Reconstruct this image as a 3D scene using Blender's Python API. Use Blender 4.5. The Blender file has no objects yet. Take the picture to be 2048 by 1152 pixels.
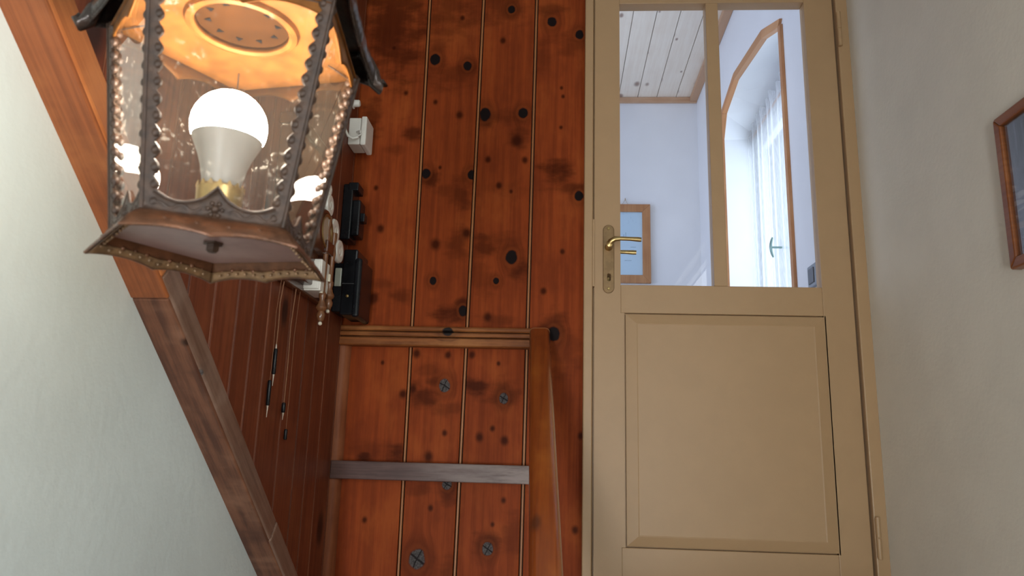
import bpy, bmesh, math, random
from math import pi, sin, cos, radians, sqrt, exp
from mathutils import Vector, Matrix
random.seed(7)
C = bpy.context.scene.collection
S = bpy.context.scene

# ------------------------------------------------------------------ camera
FPX = 1500.0
YAW, PITCH, ROLL = radians(-3.6), radians(12.6), radians(1.6)
CAM = Vector((0, 0, 0.42))                       # the landing outside the door is z = 0
_fw = Vector((sin(YAW)*cos(PITCH), cos(YAW)*cos(PITCH), sin(PITCH)))
_r0 = Vector((cos(YAW), -sin(YAW), 0)); _u0 = _r0.cross(_fw)
_rt = _r0*cos(ROLL) + _u0*sin(ROLL); _up = _u0*cos(ROLL) - _r0*sin(ROLL)
cam_d = bpy.data.cameras.new('camera'); cam = bpy.data.objects.new('camera', cam_d); C.objects.link(cam)
cam.matrix_world = Matrix(((_rt.x, _up.x, -_fw.x, CAM.x), (_rt.y, _up.y, -_fw.y, CAM.y), (_rt.z, _up.z, -_fw.z, CAM.z), (0, 0, 0, 1)))
cam_d.sensor_width = 36; cam_d.lens = FPX*36/2048; cam_d.clip_start = 0.02
cam_d.dof.use_dof = True; cam_d.dof.focus_distance = 2.15; cam_d.dof.aperture_fstop = 11
S.camera = cam

# ------------------------------------------------------------------ light and exposure
S.view_settings.view_transform = 'Standard'; S.view_settings.look = 'None'
S.view_settings.gamma = 1; S.view_settings.use_curve_mapping = False
S.view_settings.exposure = 0.0
S.cycles.transparent_max_bounces = 24; S.cycles.max_bounces = 10; S.cycles.use_denoising = True
S.cycles.sample_clamp_indirect = 6
W = bpy.data.worlds.new('world'); S.world = W; W.use_nodes = True
W.node_tree.nodes['Background'].inputs[0].default_value = (0.75, 0.86, 1.0, 1)
W.node_tree.nodes['Background'].inputs[1].default_value = 0.6
def area(name, loc, rot, sx, sy, power, col):
    l = bpy.data.lights.new(name, 'AREA'); l.shape = 'RECTANGLE'; l.size = sx; l.size_y = sy; l.energy = power; l.color = col
    o = bpy.data.objects.new(name, l); C.objects.link(o); o.location = loc; o.rotation_euler = rot; return o
# daylight falling through the window of the far room, plus added fill at its rear and in two made-up hall windows
area('daylight_far_window', (1.30, 3.36, 1.50), (0, radians(90), 0), 1.25, 1.20, 14, (0.74, 0.87, 1.0))
area('fill_far_room_rear', (-1.17, 3.2, 1.5), (0, radians(-90), 0), 1.3, 1.3, 20, (0.65, 0.76, 1.0))  # added fill for the far room; no window is built here
area('fill_hall_side', (0.93, -0.75, 0.95), (0, radians(90), 0), 1.3, 1.3, 31, (0.93, 0.98, 1.0))  # added fill for the hall, set in an unseen window
area('fill_hall_end_low', (-0.39, -2.16, -0.25), (radians(90), 0, 0), 0.36, 1.0, 46, (0.95, 0.98, 1.0))  # added low light, placed to throw the handrail's shadow to the right
BULB_STRENGTH = 130.0

# ------------------------------------------------------------------ picking points on real planes
def ray(px, py):
    return _rt*((px-1024)/FPX) - _up*((py-576)/FPX) + _fw
def at_y(px, py, Y): d = ray(px, py); return CAM + d*(Y/d.y)
def at_x(px, py, X): d = ray(px, py); return CAM + d*(X/d.x)

# ------------------------------------------------------------------ node helpers
class NT:
    def __init__(s, name):
        s.m = bpy.data.materials.new(name); s.m.use_nodes = True
        s.t = s.m.node_tree; s.t.nodes.clear()
        s.out = s.t.nodes.new('ShaderNodeOutputMaterial')
    def n(s, kind, **kw):
        nd = s.t.nodes.new('ShaderNode'+kind)
        for k, v in kw.items(): setattr(nd, k, v)
        return nd
    def put(s, sock, v):
        if hasattr(v, 'is_linked') or isinstance(v, bpy.types.NodeSocket): s.t.links.new(v, sock)
        elif isinstance(v, (tuple, list)) and len(v) == 3 and sock.type == 'RGBA': sock.default_value = (*v, 1)
        else: sock.default_value = v
    def math(s, op, a, b=0.0, c=None, clamp=False):
        nd = s.n('Math', operation=op, use_clamp=clamp); s.put(nd.inputs[0], a); s.put(nd.inputs[1], b)
        if c is not None: s.put(nd.inputs[2], c)
        return nd.outputs[0]
    def vec(s, op, a, b=None):
        nd = s.n('VectorMath', operation=op); s.put(nd.inputs[0], a)
        if b is not None: s.put(nd.inputs[1], b)
        return nd.outputs['Value'] if op in ('LENGTH', 'DISTANCE') else nd.outputs[0]
    def scale(s, a, k):
        nd = s.n('VectorMath', operation='SCALE'); s.put(nd.inputs[0], a); s.put(nd.inputs['Scale'], k); return nd.outputs[0]
    def ramp(s, x, a, b, lo=0.0, hi=1.0, smooth=True):
        nd = s.n('MapRange'); nd.interpolation_type = 'SMOOTHSTEP' if smooth else 'LINEAR'
        s.put(nd.inputs[0], x)
        if a > b: a, b, lo, hi = b, a, hi, lo
        for i, v in zip((1, 2, 3, 4), (a, b, lo, hi)): nd.inputs[i].default_value = v
        return nd.outputs[0]
    def noise(s, vec, scale, detail=3, rough=0.55):
        nd = s.n('TexNoise'); s.put(nd.inputs['Vector'], vec)
        nd.inputs['Scale'].default_value = scale; nd.inputs['Detail'].default_value = detail; nd.inputs['Roughness'].default_value = rough
        return nd.outputs['Fac']
    def mix(s, f, a, b, mode='MIX'):
        nd = s.n('Mix', data_type='RGBA', blend_type=mode); s.put(nd.inputs[0], f); s.put(nd.inputs[6], a); s.put(nd.inputs[7], b)
        return nd.outputs[2]
    def bsdf(s, color, rough=0.5, metal=0.0, bump=None, bump_s=0.2, bump_d=0.002, coat=0.0, spec=0.5, **kw):
        b = s.n('BsdfPrincipled'); s.put(b.inputs['Base Color'], color); s.put(b.inputs['Roughness'], rough)
        b.inputs['Metallic'].default_value = metal; b.inputs['Coat Weight'].default_value = coat; b.inputs['Coat Roughness'].default_value = 0.15
        b.inputs['Specular IOR Level'].default_value = spec
        for k, v in kw.items(): s.put(b.inputs[k], v)
        if bump is not None:
            bn = s.n('Bump'); bn.inputs['Strength'].default_value = bump_s; bn.inputs['Distance'].default_value = bump_d
            s.put(bn.inputs['Height'], bump); s.t.links.new(bn.outputs[0], b.inputs['Normal'])
        s.t.links.new(b.outputs[0], s.out.inputs[0]); return s.m
    def coords(s): return s.n('TexCoord').outputs['Object']

def wood(name, base, dark, light, knots=(), smudges=(), uv='xz', g=(85.0, 2.6), rough=0.42, contrast=1.0, vary=0.0, coat=0.0, spec=0.4, knotcol=(0.012, 0.008, 0.008), autoknots=0.0, wear_sheen=None):
    """Stained, varnished softwood: long grain along v, knots (u, v, r, kind) at their own places, dark smudges for branches and painted shade."""
    t = NT(name); sx = t.n('SeparateXYZ'); t.put(sx.inputs[0], t.coords())
    ax = {'x': 0, 'y': 1, 'z': 2}
    cb = t.n('CombineXYZ'); t.put(cb.inputs[0], sx.outputs[ax[uv[0]]]); t.put(cb.inputs[1], sx.outputs[ax[uv[1]]])
    rnd = t.n('ObjectInfo').outputs['Random']
    p = cb.outputs[0]
    wob = t.noise(p, 48, 2, 0.5); wob2 = t.noise(t.vec('MULTIPLY', p, (14, 26, 1)), 1.0, 3, 0.55)
    core = corg = halo = sm = crk = rng = None
    pw = p
    mx = lambda a, b: b if a is None else t.math('MAXIMUM', a, b)
    for (ku, kv, r, kind) in knots:
        q = t.vec('MULTIPLY', t.vec('SUBTRACT', p, (ku, kv, 0)), (1/r, 0.82/r, 0))
        L = t.math('ADD', t.vec('LENGTH', q), t.math('MULTIPLY_ADD', wob, 0.5, -0.25))
        if kind == 't':
            halo = mx(halo, t.ramp(L, 2.0, 0.4, 0, 0.9)); continue
        c = t.ramp(L, 1.12, 0.86)
        rng = mx(rng, t.math('MULTIPLY', t.ramp(L, 1.0, 1.18), t.ramp(L, 1.75, 1.3)))
        if kind == 'g':
            corg = mx(corg, c); qs = t.n('SeparateXYZ'); t.put(qs.inputs[0], q)
            wv = t.math('MULTIPLY_ADD', wob2, 0.9, -0.45)
            l1 = t.math('ABSOLUTE', t.math('ADD', t.math('MULTIPLY_ADD', qs.outputs[0], 0.55, qs.outputs[1]), wv))
            l2 = t.math('ABSOLUTE', t.math('ADD', t.math('MULTIPLY_ADD', qs.outputs[1], -0.6, qs.outputs[0]), wv))
            crk = mx(crk, t.ramp(t.math('MINIMUM', l1, t.math('MULTIPLY', l2, 1.5)), 0.20, 0.06))
        else: core = mx(core, c)
        h = t.ramp(L, 3.4, 0.9)
        halo = mx(halo, t.math('MULTIPLY', h, 0.45))
        pw = t.vec('ADD', pw, t.scale(t.vec('MULTIPLY', t.vec('SUBTRACT', p, (ku, kv, 0)), (-0.75, 0, 0)), h))
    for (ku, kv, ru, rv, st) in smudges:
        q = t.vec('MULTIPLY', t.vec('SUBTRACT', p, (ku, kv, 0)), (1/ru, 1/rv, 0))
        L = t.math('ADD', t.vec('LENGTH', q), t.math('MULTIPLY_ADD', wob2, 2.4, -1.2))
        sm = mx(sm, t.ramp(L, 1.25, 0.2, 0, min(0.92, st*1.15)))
    off = t.n('CombineXYZ'); t.put(off.inputs[0], t.math('MULTIPLY', rnd, 37.0)); t.put(off.inputs[1], t.math('MULTIPLY', rnd, 11.0))
    pw = t.vec('ADD', pw, off.outputs[0])
    gr = t.noise(t.vec('MULTIPLY', pw, (g[0], g[1], 1)), 1.0, 5, 0.62)
    fine = t.noise(t.vec('MULTIPLY', pw, (g[0]*6, g[1]*5, 1)), 1.0, 2, 0.6)
    blot = t.noise(t.vec('MULTIPLY', pw, (9, 5, 1)), 1.0, 4, 0.6)
    col = t.mix(t.ramp(gr, 0.36, 0.66, 0, 0.75*contrast), base, dark)
    col = t.mix(t.ramp(blot, 0.48, 0.72, 0, 0.65*contrast), col, light)
    col = t.mix(t.ramp(blot, 0.50, 0.28, 0, 0.7*contrast), col, dark)
    col = t.mix(t.ramp(fine, 0.45, 0.75, 0, 0.22), col, dark)
    if autoknots:
        vo = t.n('TexVoronoi', feature='F1'); t.put(vo.inputs['Vector'], t.vec('MULTIPLY', pw, (1/autoknots, 0.55/autoknots, 1))); vo.inputs['Scale'].default_value = 1.0
        rsz = t.n('SeparateColor'); t.put(rsz.inputs[0], vo.outputs['Color'])
        dd = t.math('DIVIDE', vo.outputs['Distance'], t.math('MULTIPLY_ADD', rsz.outputs[0], 0.16, 0.02))
        col = t.mix(t.ramp(dd, 1.9, 0.6, 0, 0.85), col, knotcol)
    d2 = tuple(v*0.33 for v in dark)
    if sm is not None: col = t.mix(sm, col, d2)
    if halo is not None: col = t.mix(halo, col, tuple(v*0.3 for v in dark))
    if rng is not None: col = t.mix(t.math('MULTIPLY', rng, 0.16), col, light)
    if core is not None: col = t.mix(core, col, knotcol)
    if corg is not None:
        gk = t.mix(t.ramp(t.noise(p, 220, 2), 0.35, 0.65), (0.055, 0.048, 0.047), (0.105, 0.094, 0.092))
        col = t.mix(corg, col, t.mix(t.math('MULTIPLY', crk, 0.9), gk, (0.012, 0.008, 0.008)))
    if wear_sheen:
        va, vb, wc, ws = wear_sheen
        wn = t.noise(t.vec('MULTIPLY', p, (60, 8, 1)), 1.0, 4, 0.6)
        sp_ = t.n('SeparateXYZ'); t.put(sp_.inputs[0], p)
        wf_ = t.math('MULTIPLY', t.ramp(sp_.outputs[1], va, vb), t.ramp(wn, 0.30, 0.62, 0.25, 1.0))
        col = t.mix(t.math('MULTIPLY', wf_, ws), col, wc)
    if vary:
        hs = t.n('HueSaturation'); t.put(hs.inputs['Color'], col); t.put(hs.inputs['Value'], t.math('MULTIPLY_ADD', rnd, vary, 1-vary/2)); col = hs.outputs[0]
    return t.bsdf(col, t.math('MULTIPLY_ADD', gr, 0.12, rough-0.06), bump=t.math('ADD', gr, fine), bump_s=0.12, bump_d=0.001, coat=coat, spec=spec)

def plain(name, col, rough=0.5, metal=0.0, var=0.08, nscale=25, bump=0.0, bscale=160, bd=0.001, coat=0.0, spec=0.5, **kw):
    t = NT(name); p = t.coords()
    nz = t.noise(p, nscale, 4)
    c = t.mix(t.ramp(nz, 0.3, 0.7), tuple(v*(1-var) for v in col), tuple(min(1, v*(1+var)) for v in col))
    return t.bsdf(c, rough, metal, bump=t.noise(p, bscale, 3) if bump else None, bump_s=bump, bump_d=bd, coat=coat, spec=spec, **kw)

# ------------------------------------------------------------------ mesh helpers
class MB:
    def __init__(s): s.v = []; s.f = []
    def add(s, vs, fs):
        o = len(s.v); s.v += [tuple(v) for v in vs]; s.f += [tuple(i+o for i in f) for f in fs]; return s
    def box(s, lo, hi):
        (a, b, c), (d, e, f) = lo, hi
        return s.add([(a,b,c),(d,b,c),(d,e,c),(a,e,c),(a,b,f),(d,b,f),(d,e,f),(a,e,f)],
                     [(3,2,1,0),(4,5,6,7),(0,1,5,4),(1,2,6,5),(2,3,7,6),(3,0,4,7)])
    def prism(s, poly, fn0, fn1):
        """poly: 2-D points, fn0/fn1 map a point to its two 3-D ends."""
        n = len(poly); vs = [fn0(*p) for p in poly]+[fn1(*p) for p in poly]
        fs = [tuple(range(n))[::-1], tuple(range(n, 2*n))]+[(i, (i+1) % n, n+(i+1) % n, n+i) for i in range(n)]
        return s.add(vs, fs)
    def rings(s, rings, cap=True, closed=True):
        n = len(rings[0]); vs = [p for r in rings for p in r]; fs = []
        for k in range(len(rings)-1):
            for i in range(n if closed else n-1):
                j = (i+1) % n
                fs.append((k*n+i, k*n+j, (k+1)*n+j, (k+1)*n+i))
        if cap:
            fs.append(tuple(range(n))[::-1]); fs.append(tuple((len(rings)-1)*n+i for i in range(n)))
        return s.add(vs, fs)
    def lathe(s, prof, c, axis='z', n=24, cap=True):
        """prof: (radius, height) along axis from c."""
        R = []
        for r, h in prof:
            ring = []
            for i in range(n):
                a = 2*pi*i/n; x, y = r*cos(a), r*sin(a)
                ring.append({'z': (c[0]+x, c[1]+y, c[2]+h), 'x': (c[0]+h, c[1]+x, c[2]+y), 'y': (c[0]+y, c[1]+h, c[2]+x)}[axis])
            R.append(ring)
        return s.rings(R, cap)
    def sphere(s, c, r, n=14, m=8, sz=1.0):
        return s.lathe([(max(1e-5, r*sin(pi*k/m)), -r*sz*cos(pi*k/m)) for k in range(m+1)], c, 'z', n)
    def tube(s, path, r, n=8):
        path = [Vector(p) for p in path]; R = []
        rr = r if isinstance(r, (list, tuple)) else [r]*len(path)
        up = Vector((0.13, 0.31, 0.94))
        for k, p in enumerate(path):
            d = (path[min(k+1, len(path)-1)]-path[max(k-1, 0)]).normalized()
            a = d.cross(up)
            if a.length < 1e-3: a = d.cross(Vector((1, 0, 0)))
            a.normalize(); b = d.cross(a)
            R.append([tuple(p+(a*cos(2*pi*i/n)+b*sin(2*pi*i/n))*rr[k]) for i in range(n)])
        return s.rings(R)
    def mesh(s, name):
        me = bpy.data.meshes.new(name); me.from_pydata(s.v, [], s.f); me.validate()
        bm = bmesh.new(); bm.from_mesh(me); bmesh.ops.recalc_face_normals(bm, faces=bm.faces); bm.to_mesh(me); bm.free(); return me
    def build(s, name, mat, parent=None, smooth=False, bevel=0.0, seg=2, world=True):
        me = s.mesh(name); o = bpy.data.objects.new(name, me); C.objects.link(o); me.materials.append(mat)
        if smooth:
            for p in me.polygons: p.use_smooth = True
            try: me.set_sharp_from_angle(angle=radians(40))
            except Exception: pass
        if bevel:
            md = o.modifiers.new('bevel', 'BEVEL'); md.width = bevel; md.segments = seg; md.limit_method = 'ANGLE'
        if parent is not None: attach(o, parent, world)
        return o
ORG = {}
def attach(o, parent, world=True):
    o.parent = parent
    if world:
        o.location = -Vector(ORG.get(parent.name, (0, 0, 0)))
        ORG[o.name] = (0, 0, 0)
def tag(o, label, cat, group=None):
    o['label'] = label; o['category'] = cat
    if group: o['group'] = group
    return o
def thing(name, label, cat, loc, group=None, rot=None):
    o = bpy.data.objects.new(name, None); C.objects.link(o); o.location = loc; o.empty_display_size = 0.05
    if rot: o.rotation_euler = rot
    ORG[o.name] = tuple(loc); return tag(o, label, cat, group)
def struct(o, label=None):
    o['kind'] = 'structure'
    if label: o['label'] = label
    return o
def sempty(name, loc, label=None):
    o = bpy.data.objects.new(name, None); C.objects.link(o); o.location = loc; ORG[o.name] = tuple(loc); o.empty_display_size = 0.05
    return struct(o, label)

# ------------------------------------------------------------------ measures
YB = 2.05           # face of the panelled wall
XL = -0.60          # face of the left wall
XR = 0.835          # face of the right wall
ZLOW, ZCEIL = -1.10, 2.62
FR0, FR1 = 0.070, 0.835      # door frame outer edges
YFAR, ZCF = 4.336, 2.612     # far room

# ------------------------------------------------------------------ materials
plaster_l = plain('plaster_white', (0.64, 0.705, 0.69), 0.75, var=0.03, nscale=6, bump=0.25, bscale=55, bd=0.003)
plaster_r = plain('plaster_right', (0.74, 0.70, 0.61), 0.8, var=0.03, nscale=8, bump=0.3, bscale=90, bd=0.002)
plaster_far = plain('plaster_far_room', (0.78, 0.79, 0.82), 0.8, var=0.02, nscale=5, bump=0.12, bscale=80)
dark_sub = plain('dark_groove', (0.035, 0.014, 0.008), 0.7)
beige = plain('beige_door_paint', (0.43, 0.272, 0.142), 0.42, var=0.02, nscale=14, bump=0.16, bscale=420, bd=0.0006)
brass = plain('aged_brass', (0.40, 0.28, 0.12), 0.32, 0.9, var=0.15, nscale=60)
bronze = plain('dull_bronze_plate', (0.25, 0.155, 0.075), 0.42, 0.6, var=0.12, nscale=60)
black = plain('black_bakelite', (0.008, 0.009, 0.011), 0.25, var=0.2, spec=0.3)
porcelain = plain('white_porcelain', (0.72, 0.69, 0.62), 0.18, var=0.04)
whiteplastic = plain('white_plastic', (0.70, 0.68, 0.62), 0.35, var=0.04)
PB, PD, PL = (0.285, 0.055, 0.0135), (0.140, 0.025, 0.0085), (0.39, 0.092, 0.021)
bead_w = wood('bead_wood', (0.44, 0.18, 0.065), (0.32, 0.115, 0.04), (0.50, 0.22, 0.085), contrast=0.6, vary=0.2)
floor_w = wood('floor_wood', (0.30, 0.15, 0.07), (0.18, 0.08, 0.035), (0.36, 0.19, 0.09), uv='xy')

# ------------------------------------------------------------------ setting: hall
struct(MB().box((-0.75, -2.3, ZLOW-0.1), (1.1, YB+0.15, ZLOW)).build('floor', floor_w))
struct(MB().box((-0.75, -2.3, ZCEIL), (1.1, YB+0.15, ZCEIL+0.12)).build('ceiling', plaster_l))
lan = MB().box((0.06, 1.2, -0.06), (XR-0.001, YB+0.15, 0)); struct(lan.build('floor', floor_w))
# steps leading from the lower floor to the landing in front of the door, below the picture
for k in range(5):
    struct(MB().box((0.06, 1.2-0.2*(5-k)+0.005, ZLOW+0.001), (XR-0.001, 1.199-0.2*(4-k), ZLOW+0.18*(k+1))).build('trim_stair_step', floor_w, bevel=0.006))
# front wall (behind the camera) with an opening added for the low fill light
struct(MB().box((-0.75, -2.3, ZLOW), (-0.59, -2.15, ZCEIL)).box((-0.19, -2.3, ZLOW), (XR, -2.15, ZCEIL)).box((-0.59, -2.3, ZLOW), (-0.19, -2.15, -0.78)).box((-0.59, -2.3, 0.28), (-0.19, -2.15, ZCEIL)).build('wall_front', plaster_l))
hw3 = sempty('window_added_end', (-0.39, -2.2, -0.78))  # unseen window, added around the low fill light
MB().box((-0.589, -2.21, -0.779), (-0.56, -2.18, 0.279)).box((-0.22, -2.21, -0.779), (-0.191, -2.18, 0.279)).box((-0.56, -2.21, -0.779), (-0.22, -2.18, -0.75)).box((-0.56, -2.21, 0.25), (-0.22, -2.18, 0.279)).build('frame', plain('added_end_window_paint', (0.7, 0.68, 0.62), 0.4), hw3)
wy0, wy1, wz0_, wz1_ = -1.45, -0.05, 0.25, 1.65       # unseen hall window added for fill light, to the right of the stair and behind the camera
struct(MB().box((XR, -2.3, ZLOW), (1.1, wy0, ZCEIL)).box((XR, wy1, ZLOW), (1.1, YB+0.12, ZCEIL)).box((XR, wy0, ZLOW), (1.1, wy1, wz0_)).box((XR, wy0, wz1_), (1.1, wy1, ZCEIL)).build('wall_right', plaster_r))
hw = sempty('window_added_side', (0.90, wy0, wz0_))
MB().box((0.885, wy0, wz0_), (0.915, wy0+0.05, wz1_)).box((0.885, wy1-0.05, wz0_), (0.915, wy1, wz1_)).box((0.885, wy0+0.05, wz0_), (0.915, wy1-0.05, wz0_+0.05)).box((0.885, wy0+0.05, wz1_-0.05), (0.915, wy1-0.05, wz1_)).build('frame', plain('added_side_window_paint', (0.7, 0.68, 0.62), 0.4), hw)

# back wall: dark backing with a doorway, planks and beads upon it
bw = MB().box((-0.75, YB+0.014, ZLOW), (FR0, YB+0.12, ZCEIL)).box((FR0, YB+0.014, 1.94), (XR, YB+0.12, ZCEIL)).box((FR0, YB+0.014, ZLOW), (XR, YB+0.12, 0))
wall_back = struct(bw.build('wall_back', dark_sub))
def K(lst, rs=1.0):
    out = []
    for (x, y, r, k) in lst:
        q = at_y(x, y, YB); out.append((q.x, q.z, r*rs*YB/FPX, k))
    return out
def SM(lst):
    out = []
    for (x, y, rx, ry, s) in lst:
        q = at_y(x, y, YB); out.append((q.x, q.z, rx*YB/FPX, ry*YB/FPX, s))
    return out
kn = [K([(761, 457, 6, 't'), (752, 376, 4, 't'), (812, 186, 4, 't'), (806, 788, 6, 't'), (788, 96, 3, 't'), (729, 1040, 4, 't'), (765, 725, 3, 't')]),
      K([(870, 119, 11, 'k'), (935, 132, 9, 'k'), (925, 36, 4, 't'), (871, 204, 4, 't'), (919, 230, 6, 't'), (852, 347, 9, 'k'), (944, 350, 9, 'k'), (933, 466, 7, 't'), (871, 489, 8, 't'), (866, 562, 7, 'k'), (926, 622, 9, 'k'),
         (889, 771, 11, 'g'), (889, 866, 4, 't'), (857, 914, 7, 't'), (833, 707, 6, 't'), (896, 710, 5, 't'), (826, 778, 6, 't'), (834, 1118, 15, 'g'), (894, 968, 9, 'g'), (861, 1016, 4, 't'), (880, 335, 3, 't')]),
      K([(1023, 19, 8, 'k'), (1006, 81, 5, 't'), (970, 229, 12, 'k'), (1046, 226, 10, 'k'), (1034, 282, 9, 't'), (976, 319, 5, 't'), (1050, 320, 5, 't'), (1023, 515, 12, 'k'), (992, 562, 6, 'k'), (998, 371, 5, 't'), (975, 634, 6, 't'),
         (1007, 797, 9, 'g'), (959, 874, 6, 't'), (1009, 881, 6, 't'), (985, 857, 4, 't'), (944, 710, 5, 't'), (997, 727, 3, 't'), (975, 1098, 10, 'g'), (1007, 1001, 4, 't'), (985, 1049, 3, 't'), (1022, 383, 3, 't')]),
      K([(1104, 44, 10, 'k'), (1159, 69, 9, 'k'), (1158, 392, 9, 'k'), (1087, 582, 5, 't'), (1125, 503, 4, 't'), (1123, 176, 3, 't'), (1126, 193, 3, 't'), (1122, 255, 3, 't'), (1107, 668, 12, 'k'), (1162, 872, 5, 't'), (1150, 1060, 5, 't')])]
sm = [SM([(790, 40, 90, 170, 0.62), (832, 268, 26, 20, 0.6), (748, 235, 26, 60, 0.5), (806, 590, 30, 20, 0.45), (727, 918, 22, 14, 0.85), (792, 908, 26, 18, 0.7), (746, 600, 14, 22, 0.75), (760, 570, 40, 14, 0.3), (790, 300, 30, 14, 0.3), (740, 900, 60, 22, 0.3)]),  # first smudge darkens the plank's top: wood tone with lantern shade painted in
      SM([(900, 10, 70, 90, 0.45), (905, 150, 60, 40, 0.4), (880, 88, 40, 22, 0.3), (862, 360, 20, 26, 0.6), (900, 380, 60, 14, 0.3), (922, 390, 26, 40, 0.45), (915, 490, 26, 40, 0.4), (905, 630, 46, 20, 0.7), (925, 606, 16, 14, 0.6), (842, 790, 34, 30, 0.65), (870, 765, 30, 12, 0.5), (905, 820, 50, 16, 0.35), (894, 985, 30, 24, 0.5), (842, 978, 24, 16, 0.35), (900, 1140, 50, 26, 0.4), (856, 735, 22, 22, 0.35)]),  # first smudge again tones the top down with painted lantern shade
      SM([(1010, 10, 60, 60, 0.4), (1006, 235, 60, 22, 0.35), (976, 236, 22, 24, 0.6), (1034, 275, 24, 28, 0.45), (965, 490, 30, 30, 0.55), (1010, 480, 50, 20, 0.35), (1045, 540, 26, 20, 0.6), (1010, 380, 44, 20, 0.2), (952, 775, 32, 22, 0.75), (1007, 785, 40, 26, 0.45), (965, 560, 30, 40, 0.25), (975, 1085, 30, 26, 0.5), (1030, 1070, 30, 40, 0.3), (985, 640, 40, 14, 0.4)]),  # first smudge: top darkened, lantern shade painted into the wood tone
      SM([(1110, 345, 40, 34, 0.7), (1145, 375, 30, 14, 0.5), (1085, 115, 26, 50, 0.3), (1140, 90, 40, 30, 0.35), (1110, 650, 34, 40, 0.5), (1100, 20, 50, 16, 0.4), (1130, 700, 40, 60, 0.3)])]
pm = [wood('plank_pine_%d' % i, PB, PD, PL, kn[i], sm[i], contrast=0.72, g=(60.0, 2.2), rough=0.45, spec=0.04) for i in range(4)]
def topbot(a, b):                                # x of a joint at two heights on the wall
    p, q = at_y(*a, YB), at_y(*b, YB); return lambda z: p.x+(q.x-p.x)*(z-p.z)/(q.z-p.z)
J = [lambda z: XL-0.02, topbot((860, 0), (796, 1152)), topbot((967.5, 0), (909, 1152)), topbot((1073.7, 0), (1041, 1152)), lambda z: FR0+0.015]
GW = 0.0054; ztop_frame = 1.912
for i in range(4):
    z0, z1 = ZLOW+0.002, ZCEIL-0.002
    poly = [(J[i](z0)+GW, z0), (J[i+1](z0)-GW, z0), (J[i+1](z1)-GW, z1), (J[i](z1)+GW, z1)]
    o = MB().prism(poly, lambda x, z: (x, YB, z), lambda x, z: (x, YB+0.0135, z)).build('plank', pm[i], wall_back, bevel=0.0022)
    if i < 3:
        MB().tube([(J[i+1](z0), YB+0.0018, z0), (J[i+1](z1), YB+0.0018, z1)], 0.0031, 8).build('bead', bead_w, wall_back, smooth=True)

# planks over the door
xo = [FR0+0.016, 0.235, 0.39, 0.545, 0.69, XR-0.001]
for k in range(5):
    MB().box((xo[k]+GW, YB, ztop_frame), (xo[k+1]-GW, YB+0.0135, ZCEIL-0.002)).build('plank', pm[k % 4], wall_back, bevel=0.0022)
    if k: MB().tube([(xo[k], YB+0.0018, ztop_frame), (xo[k], YB+0.0018, ZCEIL-0.002)], 0.0031, 8).build('bead', bead_w, wall_back, smooth=True)

# left wall: plaster below the slanting beam, planks above it
SL = -0.79                                        # slope of stair beam and handrail
A0 = at_x(207, 480, XL)                           # a point of the plaster edge
def zbeam(Y): return A0.z+SL*(Y-A0.y)
lw = MB().box((-0.75, -2.3, ZLOW), (XL-0.014, YB+0.014, ZCEIL))
Yc = [-2.3, YB+0.013]
zt = min(ZCEIL, zbeam(-0.2))
yk = A0.y+(ZCEIL-0.003-A0.z)/SL
lw.prism([(-2.3, ZLOW), (YB+0.013, ZLOW), (YB+0.013, zbeam(YB+0.013)+0.01), (yk, ZCEIL-0.003), (-2.3, ZCEIL-0.003)], lambda y, z: (XL-0.02, y, z), lambda y, z: (XL, y, z))
wall_left = struct(lw.build('wall_left', plaster_l))
yj = [2.035]+[at_x(x, 760, XL).y for x in (673, 647, 625, 602, 568, 523, 492, 458)]
while yj[-1] > yk+0.2: yj.append(yj[-1]-0.092-random.random()*0.012)
bead_l = wood('left_bead_wood', (0.15, 0.045, 0.019), (0.10, 0.03, 0.014), (0.24, 0.08, 0.035), contrast=1.2, vary=0.6, spec=0.15)
left_m = wood('left_wall_plank', (0.20, 0.052, 0.022), (0.115, 0.028, 0.013), (0.25, 0.075, 0.03), uv='yz', rough=0.42, vary=0.3, autoknots=0.11, spec=0.35)
for i in range(len(yj)-1):
    y1, y0 = yj[i], yj[i+1]
    poly = [(y0+0.003, zbeam(y0)+0.012), (y1-0.003, zbeam(y1)+0.012), (y1-0.003, ZCEIL-0.003), (y0+0.003, ZCEIL-0.003)]
    MB().prism(poly, lambda y, z: (XL-0.0135, y, z), lambda y, z: (XL+0.001, y, z)).build('plank', left_m, wall_left, bevel=0.002)
    MB().tube([(XL-0.0006, y0, zbeam(y0)+0.03), (XL-0.0006, y0, ZCEIL-0.003)], 0.0020, 6).build('bead', bead_l, wall_left, smooth=True)

# corner strip, upper ledge moulding and dark board across the panelling
rail_w = wood('moulding_wood', (0.29, 0.098, 0.028), (0.13, 0.040, 0.014), (0.40, 0.16, 0.05), [(at_y(808, 660, 2.0).z, -0.30, 0.012, 'k')], uv='zx', g=(190, 5), rough=0.42, spec=0.15, contrast=1.2, autoknots=0.30)
dark_board = wood('dark_worn_board', (0.115, 0.062, 0.052), (0.060, 0.030, 0.026), (0.17, 0.105, 0.09), uv='zx', g=(160, 5), rough=0.40, contrast=1.0, spec=0.25, wear_sheen=(-0.42, -0.18, (0.30, 0.235, 0.215), 0.75))  # paler right part mixes wear with a daylight sheen painted in
strip_w = wood('corner_strip_wood', (0.26, 0.082, 0.032), (0.16, 0.045, 0.018), (0.32, 0.115, 0.05), rough=0.42, spec=0.12)
cs = MB()
prof = [(XL-0.001, YB+0.001), (XL-0.001, YB-0.022), (XL+0.010, YB-0.021), (XL+0.020, YB-0.015), (XL+0.026, YB-0.006), (XL+0.0275, YB+0.001)]
def edge_z(px, py): return at_y(px, py, YB).z
zT0, zT1 = edge_z(860, 693)-0.004, edge_z(860, 656)
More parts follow.
